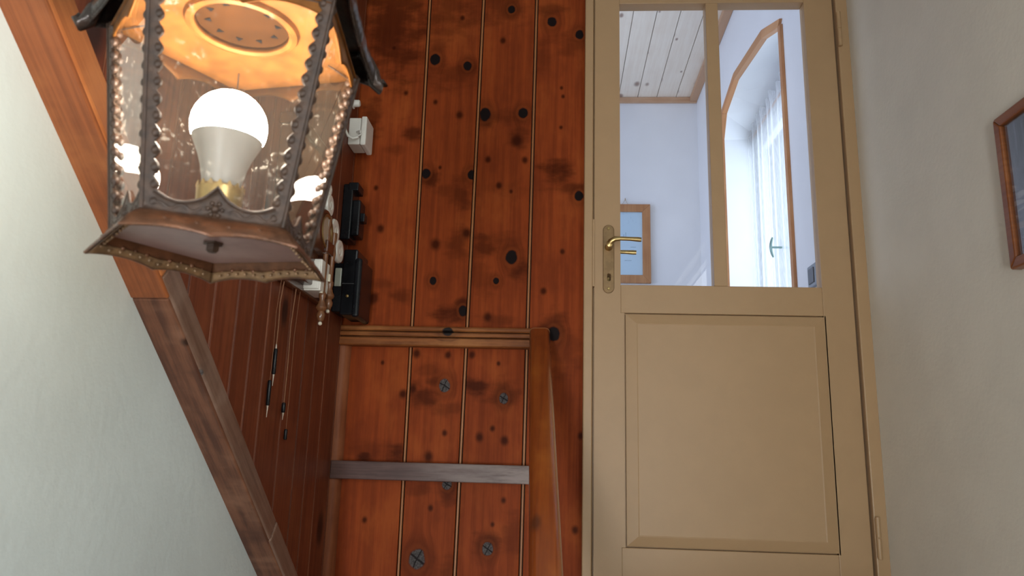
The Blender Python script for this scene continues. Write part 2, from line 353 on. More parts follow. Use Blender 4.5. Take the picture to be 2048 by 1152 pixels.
cs.prism(prof, lambda x, y: (x, y, ZLOW+0.002), lambda x, y: (x, y, zT0))
struct(cs.build('trim_1', strip_w, smooth=True))
MBt = MB()
z = [edge_z(868, t) for t in (693, 680, 678, 669, 667, 657)]
# three stepped bands of the ledge moulding
mould = [(YB+0.001, zT0), (YB-0.034, zT0), (YB-0.038, zT0+0.003), (YB-0.038, z[1]-0.002), (YB-0.036, z[1]), (YB-0.020, z[1]+0.0005), (YB-0.020, z[2]+0.0005), (YB-0.033, z[2]+0.001), (YB-0.035, z[2]+0.003), (YB-0.035, z[3]-0.002), (YB-0.033, z[3]),
         (YB-0.018, z[3]+0.0005), (YB-0.018, z[4]+0.0005), (YB-0.031, z[4]+0.001), (YB-0.034, z[4]+0.004), (YB-0.034, z[5]-0.004), (YB-0.030, z[5]), (YB+0.001, z[5]+0.001)]
xl0, xr0 = -0.598, -0.047
mo = MB().prism(mould, lambda y, zz: (xl0, y, zz), lambda y, zz: (xr0, y, zz))
struct(mo.build('trim_2', rail_w), 'stained ledge moulding of three stepped bands across the panelling')
zb0, zb1 = at_y(860, 963, 2.02).z, at_y(860, 926, 2.02).z
struct(MB().box((-0.598, YB-0.030, zb0), (-0.045, YB+0.001, zb1)).build('trim_3', dark_board, bevel=0.0025), 'dark worn flat board across the panelling below the ledge moulding')

# ------------------------------------------------------------------ door
DY = 2.035                                        # face of the leaf
door = sempty('door_1', (FR0, DY, 0), 'beige panelled door with two tall panes and brass lever')
def Q(px, py): return at_y(px, py, DY)
lx0, lx1 = 0.100, 0.7985
ztop = 1.86
fr = MB().box((FR0, 2.018, 0), (0.0945, YB+0.12, ztop+0.05)).box((0.0945, 2.048, 0), (0.105, YB+0.12, ztop+0.05))
fr.box((0.803, 2.022, 0), (XR+0.002, YB+0.12, ztop+0.05)).box((0.0945, 2.018, ztop+0.006), (0.803, YB+0.12, ztop+0.05))
fr.build('frame', beige, door, bevel=0.003)
# strike bridge where the lock sits
MB().box((0.0915, 2.026, at_y(1187, 574, DY).z), (0.1005, 2.05, at_y(1187, 440, DY).z)).build('strike_plate', beige, door, bevel=0.001)
g0, g1, g2, g3 = Q(1240, 300).x, Q(1420, 300).x, Q(1446, 300).x, Q(1626, 300).x
gz0, gz1 = Q(1440, 572).z, Q(1420, 6).z
T = 0.040
def stile(name, lo, hi): return MB().box(lo, hi).build(name, beige, door, bevel=0.002)
st = stile('stile', (lx0, DY, 0.012), (g0, DY+T, ztop))
stile('stile', (g3, DY, 0.012), (lx1, DY+T, ztop))
stile('mullion', (g1, DY, gz0), (g2, DY+T, gz1))
stile('top_rail', (g0, DY, gz1), (g3, DY+T, ztop))
p_tl, p_tr, p_br, p_bl = Q(1245, 628), Q(1648, 630), Q(1685, 1106), Q(1255, 1100)
pz1, pz0 = (p_tl.z+p_tr.z)/2, (p_br.z+p_bl.z)/2
px0, px1 = (p_tl.x+p_bl.x)/2, (p_tr.x+p_br.x)/2
stile('middle_rail', (g0, DY, pz1), (g3, DY+T, gz0))
stile('bottom_rail', (g0, DY, 0.012), (g3, DY+T, pz0))
MB().box((g0, DY, pz0), (px0, DY+T, pz1)).box((px1, DY, pz0), (g3, DY+T, pz1)).build('panel_edge', beige, door)
i0, i1 = Q(1275, 860), Q(1640, 860)
iz1, iz0 = Q(1450, 651).z, Q(1450, 1078).z
pn = MB()
o_ = [(px0+0.003, pz0+0.003), (px1-0.003, pz0+0.003), (px1-0.003, pz1-0.003), (px0+0.003, pz1-0.003)]
n_ = [(i0.x, iz0), (i1.x, iz0), (i1.x, iz1), (i0.x, iz1)]
pn.rings([[(x, DY+0.03, z_) for x, z_ in o_], [(x, DY+0.001, z_) for x, z_ in o_], [(x, DY-0.0065, z_) for x, z_ in n_],
          [(x, DY-0.0052, z_) for x, z_ in [(i0.x+0.0015, iz0+0.0015), (i1.x-0.0015, iz0+0.0015), (i1.x-0.0015, iz1-0.0015), (i0.x+0.0015, iz1-0.0015)]]])
pn.build('panel', beige, door, bevel=0.0012)
MB().box((px0-0.002, DY+0.012, pz0-0.002), (px1+0.002, DY+0.03, pz1+0.002)).build('panel_back', beige, door)
def glass(name, refl=1.0, dirt=None, tint=(1, 1, 1)):
    t = NT(name); fr_ = t.n('Fresnel'); fr_.inputs[0].default_value = 1.5
    tr = t.n('BsdfTransparent'); tr.inputs[0].default_value = (*tint, 1); gl = t.n('BsdfGlossy'); gl.inputs['Roughness'].default_value = 0.0
    mx = t.n('MixShader'); t.put(mx.inputs[0], t.math('MULTIPLY', fr_.outputs[0], refl)); t.t.links.new(tr.outputs[0], mx.inputs[1]); t.t.links.new(gl.outputs[0], mx.inputs[2])
    last = mx.outputs[0]
    if dirt:
        p = t.coords()
        d = t.math('MULTIPLY', t.ramp(t.noise(p, 150, 4, 0.65), 0.57, 0.70), t.ramp(t.noise(p, 24, 2, 0.5), 0.46, 0.66))
        d = t.math('MULTIPLY_ADD', d, dirt, dirt*0.03)
        df = t.n('BsdfDiffuse'); df.inputs[0].default_value = (0.8, 0.75, 0.66, 1); tl = t.n('BsdfTranslucent'); tl.inputs[0].default_value = (0.8, 0.74, 0.62, 1)
        m2 = t.n('MixShader'); m2.inputs[0].default_value = 0.5; t.t.links.new(df.outputs[0], m2.inputs[1]); t.t.links.new(tl.outputs[0], m2.inputs[2])
        m3 = t.n('MixShader'); t.put(m3.inputs[0], d); t.t.links.new(last, m3.inputs[1]); t.t.links.new(m2.outputs[0], m3.inputs[2]); last = m3.outputs[0]
    t.t.links.new(last, t.out.inputs[0]); return t.m
clear = glass('clear_glass', 0.5)
def pane(x0, x1):
    y = DY+T*0.55
    MB().box((x0-0.003, y, gz0-0.003), (x1+0.003, y+0.003, gz1+0.003)).build('pane', clear, door)
pane(g0, g1); pane(g2, g3)
def hinge(pxa, pya, pxb, pyb):
    a, b = Q(pxa, pya), Q(pxb, pyb); xc = (a.x+b.x)/2; h = MB(); mid = (a.z+b.z)/2
    h.lathe([(0.0001, 0.0), (0.0055, 0.001), (0.006, 0.004), (0.006, a.z-mid-0.0012)], (xc, 2.016, mid+0.0012-0), 'z', 12)
    h.lathe([(0.0001, 0.0), (0.0055, 0.001), (0.006, 0.005), (0.006, mid-b.z-0.0012)], (xc, 2.016, b.z), 'z', 12)
    h.box((xc-0.005, 2.014, b.z+0.004), (xc+0.003, 2.0225, a.z-0.004))
    h.build('hinge', beige, door, smooth=True)
hinge(1667, 32, 1681, 99); hinge(1745, 1033, 1758, 1118)
# brass plate, keyhole and levers
pc = Q(1217, 518); pw_, ph_ = 0.0155, 0.098
kz = Q(1217, 555).z
def capsule(cx, cz, w, h, n=10):
    pts = []
    for k in range(n+1): a = pi*k/n; pts.append((cx+w*cos(a), cz+h-w+w*sin(a)))
    for k in range(n+1): a = pi+pi*k/n; pts.append((cx+w*cos(a), cz-h+w+w*sin(a)))
    return pts
pl = MB().prism(capsule(pc.x, pc.z, pw_, ph_), lambda x, zz: (x, DY, zz), lambda x, zz: (x, DY-0.005, zz)).build('handle_plate', bronze, door, bevel=0.002)
cut = MB().prism(capsule(pc.x+0.001, kz, 0.0042, 0.0105), lambda x, zz: (x, DY-0.05, zz), lambda x, zz: (x, DY+0.2, zz)).build('cutter', brass)
for o in (pl, st):
    for m in list(o.modifiers): o.modifiers.remove(m)
    b = o.modifiers.new('b', 'BOOLEAN'); b.operation = 'DIFFERENCE'; b.solver = 'EXACT'; b.object = cut
    cut.location = (0, 0, 0)
bpy.context.view_layer.update()
dg = bpy.context.evaluated_depsgraph_get()
for o, w_ in ((pl, 0.0015), (st, 0.0)):
    me = bpy.data.meshes.new_from_object(o.evaluated_get(dg)); o.modifiers.clear(); o.data = me
    if w_:
        md = o.modifiers.new('bevel', 'BEVEL'); md.width = w_; md.segments = 2; md.limit_method = 'ANGLE'
bpy.data.objects.remove(cut)
for zz in (Q(1217, 458).z, Q(1218, 578).z):
    MB().lathe([(0.0042, 0.0), (0.0042, -0.0012), (0.003, -0.0022), (0.0001, -0.0022)], (pc.x, DY-0.0045, zz), 'y', 14).build('screw', brass, pl, smooth=True)
def lever(yf, sgn, name):
    """sgn -1: hall side, +1: far side."""
    h = MB(); zc = Q(1217, 496).z; xc = pc.x
    h.lathe([(0.0105, 0.0), (0.0105, sgn*0.006), (0.0085, sgn*0.010), (0.0085, sgn*0.040), (0.0001, sgn*0.043)], (xc, yf, zc), 'y', 16)
    xe = xc+0.088
    path = []; rad = []
    pts = [(xc-0.002, 0.036, 0.0), (xc+0.004, 0.040, 0.007), (xc+0.014, 0.043, 0.0125), (xc+0.03, 0.044, 0.0135), (xc+0.055, 0.044, 0.0128), (xc+0.076, 0.043, 0.0118), (xc+0.086, 0.042, 0.0113)]
    rr = [0.0078, 0.0080, 0.0072, 0.0058, 0.0058, 0.0068, 0.0064]
    R = []
    for k, (x, d, dz) in enumerate(pts):
        a = Vector(pts[min(k+1, len(pts)-1)])-Vector(pts[max(0, k-1)]); tx, tz = a.x, a.z; L = sqrt(tx*tx+tz*tz); nx, nz = -tz/L, tx/L
        R.append([(x+nx*rr[k]*cos(q), yf+sgn*(d-0.0+rr[k]*0.7*sin(q)), zc+dz+nz*rr[k]*cos(q)) for q in [2*pi*i/12 for i in range(12)]])
    h.rings(R)
    return h.build(name, brass, pl, smooth=True)
lever(DY-0.005, -1, 'lever'); lever(DY+T+0.003, 1, 'lever')
MB().prism(capsule(pc.x, pc.z, pw_, ph_), lambda x, zz: (x, DY+T+0.004, zz), lambda x, zz: (x, DY+T, zz)).build('handle_plate', brass, door)

# ------------------------------------------------------------------ far room behind the door
XW = 0.84
fy0 = YB+0.12
room = MB().box((-1.3, YFAR, -0.1), (XW+0.5, YFAR+0.15, ZCF+0.15)); struct(room.build('wall_far_back', plaster_far))
struct(MB().box((-1.3, fy0, -0.1), (XW+0.5, YFAR, 0)).build('floor', plain('pale_floor', (0.62, 0.58, 0.53), 0.5)))
struct(MB().box((-1.45, fy0, 0), (-1.3, YFAR, ZCF)).build('wall_far_left', plaster_far))
struct(MB().box((-1.3, fy0-0.0, 0), (-0.75, fy0+0.05, ZCF)).build('wall_far_front', plaster_far))
MBf = MB().box((-0.749, fy0+0.001, 0), (FR0-0.01, fy0+0.03, ZCF)).box((FR0-0.01, fy0+0.001, 1.95), (XW, fy0+0.03, ZCF)); struct(MBf.build('wall_far_front', plaster_far))
# right wall of the far room with the arched niche
ya, yb_ = 2.648, 3.700                            # jambs of the niche in the wall face
yc, yd = 2.40, 4.050                              # the reveals splay outwards to the window
SIL = 0.72
front = [(ya, 2.055), (2.877, 2.143), (3.10, 2.185), (3.355, 2.213), (3.50, 2.208), (3.62, 2.165), (yb_, 2.055)]
backp = [(yc, 2.20), (2.70, 2.27), (2.95, 2.305), (3.25, 2.315), (3.55, 2.305), (3.80, 2.27), (yd, 2.215)]
XI = XW+0.30
wr = MB()
wr.box((XW, fy0, 0), (XI, yc, ZCF)).box((XW, yd, 0), (XI, YFAR, ZCF)).box((XW, yc, 0), (XI, yd, SIL))
wr.prism([(XW, yc), (XI, yc), (XW, ya)], lambda x, y: (x, y, SIL), lambda x, y: (x, y, ZCF))
wr.prism([(XW, yd), (XI, yd), (XW, yb_)], lambda x, y: (x, y, SIL), lambda x, y: (x, y, ZCF))
for k in range(len(front)-1):
    (a0, b0), (a1, b1), (c0, d0), (c1, d1) = front[k], front[k+1], backp[k], backp[k+1]
    wr.add([(XW, a0, b0), (XW, a1, b1), (XW, a1, ZCF), (XW, a0, ZCF), (XI, c0, d0), (XI, c1, d1), (XI, c1, ZCF), (XI, c0, ZCF)],
           [(0, 1, 2, 3), (7, 6, 5, 4), (0, 4, 5, 1), (2, 6, 7, 3)])
struct(wr.build('wall_far_right', plaster_far))
pine = wood('light_pine', (0.88, 0.79, 0.67), (0.78, 0.66, 0.54), (0.90, 0.83, 0.73), uv='xy', g=(70, 2.5), contrast=0.7, autoknots=0.085, knotcol=(0.24, 0.13, 0.095), rough=0.5)
trimw = wood('orange_trim', (0.52, 0.245, 0.10), (0.38, 0.155, 0.06), (0.60, 0.31, 0.14), uv='xz', rough=0.45, vary=0.25)
arch_t = sempty('trim_4', (XW, ya, SIL), 'thin orange wood edging around the arched niche')
w_ = 0.034
def seg(p0, p1, q0, q1):
    MB().prism([p0, p1, q1, q0], lambda y, zz: (XW-0.012, y, zz), lambda y, zz: (XW+0.015, y, zz)).build('edging', trimw, arch_t, bevel=0.002)
edge = [front[0], front[1], front[3], front[5], front[6]]
out_ = [(y_+dy, z_+dz) for (y_, z_), (dy, dz) in zip(edge, ((-0.026, 0.022), (-0.010, 0.036), (0.0, 0.036), (0.026, 0.024), (0.030, 0.0)))]
for k in range(len(edge)-1): seg(edge[k], edge[k+1], out_[k], out_[k+1])
for (y0, y1) in ((ya-0.026, ya+0.002), (yb_-0.002, yb_+0.030)):
    MB().box((XW-0.012, y0, SIL-0.02), (XW+0.015, y1, 2.055)).build('edging', trimw, arch_t, bevel=0.002)
# ceiling of pine boards
ceil2 = struct(MB().box((-1.45, fy0, ZCF+0.016), (XW+0.3, YFAR+0.1, ZCF+0.10)).build('ceiling', dark_sub))
xs_ = [-1.30+0.1175*k+0.0145 for k in range(19)]
xs_ = [x for x in xs_ if x < XW-0.03]+[XW-0.001]
for k in range(len(xs_)-1):
    MB().box((xs_[k]+0.0016, fy0+0.001, ZCF), (xs_[k+1]-0.0016, YFAR-0.001, ZCF+0.0155)).build('board', pine, ceil2, bevel=0.002)
tr5 = sempty('trim_5', (0, YFAR, ZCF), 'pine strip along the edge of the board ceiling')
pine_d = wood('pine_strip', (0.55, 0.33, 0.20), (0.45, 0.25, 0.14), (0.62, 0.41, 0.27), uv='zx', rough=0.5)
MB().box((-1.3, YFAR-0.022, ZCF-0.035), (XW-0.001, YFAR-0.0005, ZCF-0.0005)).build('strip', pine_d, tr5, bevel=0.003)
MB().box((XW-0.045, fy0+0.001, ZCF-0.030), (XW-0.0005, YFAR-0.023, ZCF-0.0005)).build('strip', pine_d, tr5, bevel=0.003)
# window in the niche
whitew = plain('white_window_paint', (0.78, 0.80, 0.82), 0.35, var=0.02)
win = sempty('window_1', (XW+0.26, yc, SIL))
xw = XW+0.262
wf = MB()
wa, wb_ = 2.47, 4.0
for (y0, y1, z0, z1) in ((wa, wb_, SIL, SIL+0.07), (wa, wa+0.07, SIL+0.07, 2.10), (wb_-0.07, wb_, SIL+0.07, 2.10), ((wa+wb_)/2-0.05, (wa+wb_)/2+0.05, SIL+0.07, 2.10), (wa, wb_, 2.10, 2.31)):
    wf.box((xw, y0+0.001, z0+0.001), (xw+0.037, y1-0.001, z1))
wf.build('frame', whitew, win, bevel=0.004)
for (y0, y1) in ((wa+0.068, (wa+wb_)/2-0.048), ((wa+wb_)/2+0.048, wb_-0.068)):
    MB().box((xw+0.016, y0, SIL+0.068), (xw+0.020, y1, 2.102)).build('pane', clear, win)
hc = at_x(1570, 495, xw-0.04)
hp = [(xw+0.001, hc.y, hc.z), (xw-0.105, hc.y, hc.z)]
greyg = plain('grey_green_metal', (0.22, 0.34, 0.32), 0.35, 0.3)
hnd = MB().tube(hp, 0.005, 8).tube([(xw-0.092+0.014*cos(t_*1.3)*-1, hc.y, hc.z+t_*0.048) for t_ in [-1, -0.66, -0.33, 0, 0.33, 0.66, 1]], [0.004, 0.006, 0.0065, 0.007, 0.0065, 0.006, 0.004], 8).build('handle', greyg, win, smooth=True)
# curtain on its rod
t = NT('sheer_white_cloth'); p = t.coords()
df = t.n('BsdfDiffuse'); df.inputs[0].default_value = (0.88, 0.90, 0.93, 1); tl = t.n('BsdfTranslucent'); tl.inputs[0].default_value = (0.90, 0.93, 0.97, 1); tr = t.n('BsdfTransparent')
m1 = t.n('MixShader'); m1.inputs[0].default_value = 0.6; t.t.links.new(df.outputs[0], m1.inputs[1]); t.t.links.new(tl.outputs[0], m1.inputs[2])
m2 = t.n('MixShader'); t.put(m2.inputs[0], t.ramp(t.noise(t.vec('MULTIPLY', p, (1, 60, 4)), 6, 2), 0.3, 0.7, 0.45, 0.62)); t.t.links.new(m1.outputs[0], m2.inputs[1]); t.t.links.new(tr.outputs[0], m2.inputs[2])
t.t.links.new(m2.outputs[0], t.out.inputs[0]); sheer = t.m
xc = XW+0.205
cur = thing('curtain', 'sheer white curtain with a ruffled top hanging in the arched niche behind the door glass', 'curtain', (xc, 3.4, 0.9))
def curtain_mesh(z0, z1, amp, nz, y0, y1, fl=0.0):
    m = MB(); ny = 220; R = []
    for j in range(nz+1):
        zz = z0+(z1-z0)*j/nz; row = []
        for i in range(ny+1):
            u = i/ny; y = y0+(y1-y0)*u
            a = amp*(1+fl*j/nz)
            row.append((xc+a*sin(u*95+0.6*sin(zz*3))+0.4*a*sin(u*41+1.3+zz), y, zz+(fl and 0.008*sin(u*190)*j/nz)))
        R.append(row)
    return m.rings(R, cap=False, closed=False)
curtain_mesh(0.90, 2.165, 0.009, 12, 2.60, 3.965).build('drape', sheer, cur, smooth=True)
curtain_mesh(2.166, 2.212, 0.010, 4, 2.60, 3.965, 0.6).build('ruffle', sheer, cur, smooth=True)
rod = MB().tube([(xc+0.022, 2.44, 2.178), (xc+0.022, 3.968, 2.178)], 0.005, 10).build('curtain_rod', trimw, None, smooth=True)
tag(rod, 'thin wooden rod carrying the sheer curtain in the arched niche', 'rod')
# framed chart on the far wall
a = at_y(1298, 411, YFAR); b = at_y(1303, 568, YFAR); fx1 = (a.x+b.x)/2; fz1, fz0 = a.z, b.z
fp = thing('framed_chart', 'pale blue chart in a flat orange wood frame seen through the left door pane', 'picture', (0.3, YFAR, fz0))
fx0 = fx1-0.40; fwid = 0.048
yy = YFAR-0.024
for quad in ([(fx0, fz0), (fx1, fz0), (fx1-fwid, fz0+fwid), (fx0+fwid, fz0+fwid)], [(fx1, fz0), (fx1, fz1), (fx1-fwid, fz1-fwid), (fx1-fwid, fz0+fwid)],
             [(fx1, fz1), (fx0, fz1), (fx0+fwid, fz1-fwid), (fx1-fwid, fz1-fwid)], [(fx0, fz1), (fx0, fz0), (fx0+fwid, fz0+fwid), (fx0+fwid, fz1-fwid)]):
    MB().prism(quad, lambda x, zz: (x, yy, zz), lambda x, zz: (x, YFAR-0.001, zz)).build('frame_side', trimw, fp, bevel=0.002)
t = NT('chart_print'); p = t.coords()
br = t.n('TexBrick'); t.put(br.inputs['Vector'], t.vec('MULTIPLY', p, (1, 1, 1)))
nz = t.noise(t.vec('MULTIPLY', p, (90, 1, 260)), 1.0, 3)
band = t.ramp(t.noise(t.vec('MULTIPLY', p, (3, 1, 16)), 1.0, 2), 0.56, 0.62)
paper = t.bsdf(t.mix(t.math('MULTIPLY', t.ramp(nz, 0.62, 0.70), t.math('MULTIPLY', band, 0.5)), (0.50, 0.66, 0.80), (0.20, 0.34, 0.46)), 0.5)
t.t.nodes.remove(br)
MB().box((fx0+fwid-0.004, YFAR-0.014, fz0+fwid-0.004), (fx1-fwid+0.004, YFAR-0.006, fz1-fwid+0.004)).build('chart_print', paper, fp)
ink = plain('grey_blue_ink', (0.22, 0.34, 0.45), 0.6)
def cp(px, py): return at_y(px, py, YFAR-0.0142)
for (x0, y0, x1, y1) in ((1251, 465, 1252, 480), (1263, 474, 1264, 480), (1247, 479, 1266, 480), (1249, 520.5, 1263, 521.5), (1261, 494, 1272, 495), (1246, 500, 1256, 501), (1247, 469, 1248, 478)):
    a, b = cp(x0, y0), cp(x1, y1); MB().box((min(a.x, b.x), YFAR-0.0146, min(a.z, b.z)), (max(a.x, b.x), YFAR-0.0139, max(a.z, b.z))).build('ink_line', ink, fp)
hk = at_y(1250, 408, YFAR)
MB().tube([(hk.x, YFAR-0.001, hk.z+0.022), (hk.x, YFAR-0.012, hk.z+0.022), (hk.x, YFAR-0.014, hk.z+0.032)], 0.0022, 6).tube([(hk.x-0.02, YFAR-0.01, fz1-0.002), (hk.x, YFAR-0.010, hk.z+0.024), (hk.x+0.02, YFAR-0.01, fz1-0.002)], 0.001, 5).build('hanger', brass, fp)
# small switch on the far room's right wall
a, b = at_x(1622, 540, XW), at_x(1636, 572, XW)
sw = thing('wall_socket', 'small dark grey wall socket low beside the arched niche', 'socket', (XW, (a.y+b.y)/2, 0.99))
grey = plain('dark_grey_plastic', (0.10, 0.115, 0.14), 0.4); ltg = plain('grey_plastic', (0.24, 0.27, 0.31), 0.4)
MB().box((XW-0.010, 2.405, 0.985), (XW-0.0005, 2.485, 1.060)).build('cover_plate', ltg, sw, bevel=0.003)
MB().box((XW-0.014, 2.420, 0.997), (XW-0.009, 2.470, 1.048)).build('insert', grey, sw, bevel=0.003)

# ------------------------------------------------------------------ slanting beam on the left wall
BX = -0.546
bm_face = wood('beam_face_wood', (0.27, 0.082, 0.026), (0.14, 0.04, 0.014), (0.36, 0.13, 0.042), [(0.13, -0.03, 0.014, 'k'), (0.26, 0.01, 0.006, 't'), (-0.16, 0.0, 0.008, 't')], uv='xy', g=(3.0, 95), rough=0.42)
bm_old = wood('beam_worn_wood', (0.165, 0.066, 0.034), (0.065, 0.024, 0.014), (0.25, 0.12, 0.07), [(0.05, 0.0, 0.006, 't'), (0.09, -0.012, 0.005, 't'), (-0.12, 0.01, 0.006, 't')], uv='xy', g=(6.0, 80), rough=0.45, contrast=1.2)
bm_side = wood('beam_side_wood', (0.40, 0.135, 0.040), (0.28, 0.085, 0.026), (0.48, 0.18, 0.06), uv='xz', g=(3.0, 95), rough=0.34)
bm_side2 = wood('beam_side_worn_wood', (0.20, 0.12, 0.085), (0.11, 0.055, 0.035), (0.28, 0.19, 0.145), [(0.115, 0.0, 0.007, 'g')], uv='xz', g=(4.0, 95), rough=0.36)
ang = math.atan(SL)
# local frame: x runs down the slope away from the camera, y towards the wall's normal, z up from the underside
o0 = at_x(353, 636, BX)
M_b = Matrix.Translation(o0) @ Matrix.Rotation(pi/2, 4, 'Z') @ Matrix.Rotation(-ang, 4, 'Y')
beam = bpy.data.objects.new('wooden_beam', None); C.objects.link(beam); beam.matrix_world = M_b
tag(beam, 'slanting stained wooden beam on the left wall between white plaster and dark planks', 'beam')
WB = abs(XL-BX); HB = 0.046; L0, L1 = -1.35, 1.10
def bpart(name, lo, hi, mat, bev=0.003):
    o = MB().box(lo, hi).build(name, mat, None, bevel=bev); o.parent = beam; return o
# +y points to -X (the wall) after the turn
jx, jx2 = -0.035, -0.012
bpart('core', (L0, 0.004, 0.006), (L1, WB+0.006, HB-0.004), bm_old, 0)
bpart('underside_board', (L0, 0.0, 0.0), (jx, WB+0.004, 0.012), bm_face)
bpart('underside_board', (jx+0.001, 0.001, 0.0012), (L1, WB+0.004, 0.012), bm_old)
bpart('side_board', (L0, -0.0025, 0.003), (jx2-0.06, 0.010, HB), bm_side)
bpart('side_board', (jx2-0.059, -0.0022, 0.004), (0.57, 0.010, HB), bm_side2)
bpart('side_board', (0.571, -0.0032, 0.003), (L1, 0.010, HB), bm_side2)
bpart('top_lath', (L0, 0.022, HB-0.003), (L1, WB+0.002, HB+0.016), left_m)

# ------------------------------------------------------------------ handrail
r0a, r0b = at_y(1058.5, 655, 2.005), at_y(1100, 655, 2.005)
r1a, r1b = at_y(1057.5, 1152, 1.24), at_y(1127, 1152, 1.24)
ctop, cbot = (r0a+r0b)/2, (r1a+r1b)/2; rw = ((r0b-r0a).length+(r1b-r1a).length)/4
rail_m = wood('handrail_wood', (0.28, 0.066, 0.012), (0.17, 0.034, 0.008), (0.40, 0.120, 0.020), uv='xy', g=(60, 2.2), rough=0.30, coat=1.0, spec=0.25, autoknots=0.045, knotcol=(0.09, 0.025, 0.010))
rail_end = plain('worn_rail_edge', (0.44, 0.21, 0.085), 0.4)
hr = thing('handrail', 'rounded varnished wooden handrail sloping down from the ledge moulding beside the door', 'handrail', (cbot.x, 0.78, ZLOW))
d = (cbot-ctop).normalized(); side = Vector((1, 0, 0)); side = (side-d*side.dot(d)).normalized(); nup = side.cross(d); nup = nup if nup.z > 0 else -nup
def rprof(w, h, r, n=5):
    pts = []
    for cx_, cy_, a0 in ((w-r, h-r, 0), (-(w-r), h-r, pi/2), (-(w-r), -(h-r), pi), (w-r, -(h-r), 1.5*pi)):
        for k in range(n+1): a = a0+pi/2*k/n; pts.append((cx_+r*cos(a), cy_+r*sin(a)))
    return pts
Rg = []
Ltot = (cbot-ctop).length*1.62
hh = 0.024
prof = rprof(rw, hh, 0.013)
for s_, k in ((0.0, 0.86), (0.002, 0.95), (0.005, 1.0), (Ltot, 1.0)):
    c_ = ctop+d*s_ - nup*hh
    Rg.append([tuple(c_+side*(x*k)+nup*(hh+(y-hh)*k)) for x, y in prof])
rail_o = MB().rings(Rg).build('rail', rail_m, hr, smooth=True)
e0 = ctop-nup*hh
MB().rings([[tuple(e0+d*q_+side*(x*k_)+nup*(y*k_)) for x, y in prof] for q_, k_ in ((-0.0005, 0.93), (0.0008, 0.985), (0.0028, 1.014), (0.0048, 1.008))]).build('worn_end', rail_end, rail_o, smooth=True)['label'] = 'pale worn end of the rail'
MB().box((ctop.x-0.018, ctop.y+0.002, ctop.z-0.05), (ctop.x+0.018, YB-0.0005, ctop.z-0.004)).build('wall_block', rail_m, hr, bevel=0.004)
pb = ctop+d*(Ltot-0.05)
MB().box((pb.x-0.026, pb.y-0.026, ZLOW), (pb.x+0.026, pb.y+0.026, pb.z-0.045)).build('newel_post', rail_m, hr, bevel=0.005)

# ------------------------------------------------------------------ electrical gear and clock on the left wall
def wallbox(name, label, cat, pxl, pyt, pxr, pyb, Y, xprot, mat, bev=0.003, dy=0.05):
    pass
# meter: body, cover lid with rim, small window at the wall side
mz1, mz0 = at_y(700, 503, 1.93).z, at_y(700, 633, 1.93).z
mt = thing('electricity_meter', 'black glossy electricity meter with a boxed cover in the corner above the ledge moulding', 'meter', (XL, 1.95, mz0))
MB().box((XL+0.0015, 1.915, mz0+0.010), (XL+0.028, 2.012, mz1-0.035)).build('base', black, mt, bevel=0.004)
MB().box((XL+0.027, 1.905, mz0), (XL+0.066, 2.018, mz1)).build('body', black, mt, bevel=0.005)
MB().box((XL+0.060, 1.90, mz0-0.006), (XL+0.080, 2.024, mz1-0.024)).build('cover', black, mt, bevel=0.008, seg=3)
pw1 = plain('pale_green_glass', (0.42, 0.44, 0.36), 0.15)
MB().box((XL+0.006, 1.911, mz0+0.078), (XL+0.024, 1.917, mz0+0.128)).build('side_window', pw1, mt, bevel=0.002)
MB().box((XL+0.030, 1.9035, mz0+0.083), (XL+0.064, 1.906, mz0+0.0845)).build('seam', plain('grey_edge', (0.08, 0.08, 0.085), 0.3), mt)
MB().lathe([(0.004, 0), (0.004, -0.004), (0.0001, -0.005)], (XL+0.046, 1.906, mz0+0.05), 'y', 10).build('screw', brass, mt, smooth=True)
# black switch block above the meter
bz1, bz0 = at_y(690, 372, 1.96).z, at_y(690, 482, 1.96).z
bs = thing('switch_block', 'matt black stepped switch block above the electricity meter', 'switch', (XL, 1.97, bz0))
MB().box((XL+0.0015, 1.94, bz0), (XL+0.030, 2.008, bz1)).build('body', black, bs, bevel=0.004)
MB().box((XL+0.028, 1.945, bz0+0.012), (XL+0.052, 2.0, bz1-0.045)).build('front', black, bs, bevel=0.005)
MB().box((XL+0.050, 1.955, bz0+0.055), (XL+0.063, 1.985, bz0+0.080)).build('toggle', black, bs, bevel=0.003)
MB().box((XL+0.016, 1.939, bz1-0.02), (XL+0.044, 1.996, bz1+0.004)).build('cap', black, bs, bevel=0.003)
# porcelain fuses
def fuse(px, py, rpx, X, label, small=False):
    c = at_x(px, py, X); r = rpx*c.y/FPX
    th = thing('porcelain_fuse', label, 'fuse', (XL, c.y, c.z-r), 'white porcelain fuses left of the meter')
    MB().lathe([(r*0.55, XL+0.0012-X), (r*0.55, -0.012), (r*0.75, -0.011), (r*0.97, -0.008), (r, -0.003), (r*0.92, 0.0012), (r*0.6, 0.003), (r*0.42, 0.0018), (r*0.38, -0.001), (0.0001, -0.001)], tuple(c), 'x', 28).build('cap', porcelain, th, smooth=True)
    MB().lathe([(r*0.30, -0.0012), (r*0.28, 0.0012), (r*0.2, 0.0022), (0.0001, 0.0022)], tuple(c), 'x', 16).build('button', porcelain, th, smooth=True)
fuse(661, 411, 24, XL+0.040, 'uppermost of the three white porcelain fuse discs left of the switch block')
fuse(671, 463, 27, XL+0.047, 'middle of the three white porcelain fuse discs, beside the brass dial')
fuse(680, 503, 25, XL+0.050, 'lowest of the three white porcelain fuse discs, next to the black meter')
c = at_x(662, 380, XL+0.04)
sk = thing('insulator_knob', 'tiny white knob just above the stack of porcelain fuse discs', 'knob', (XL, c.y, c.z))
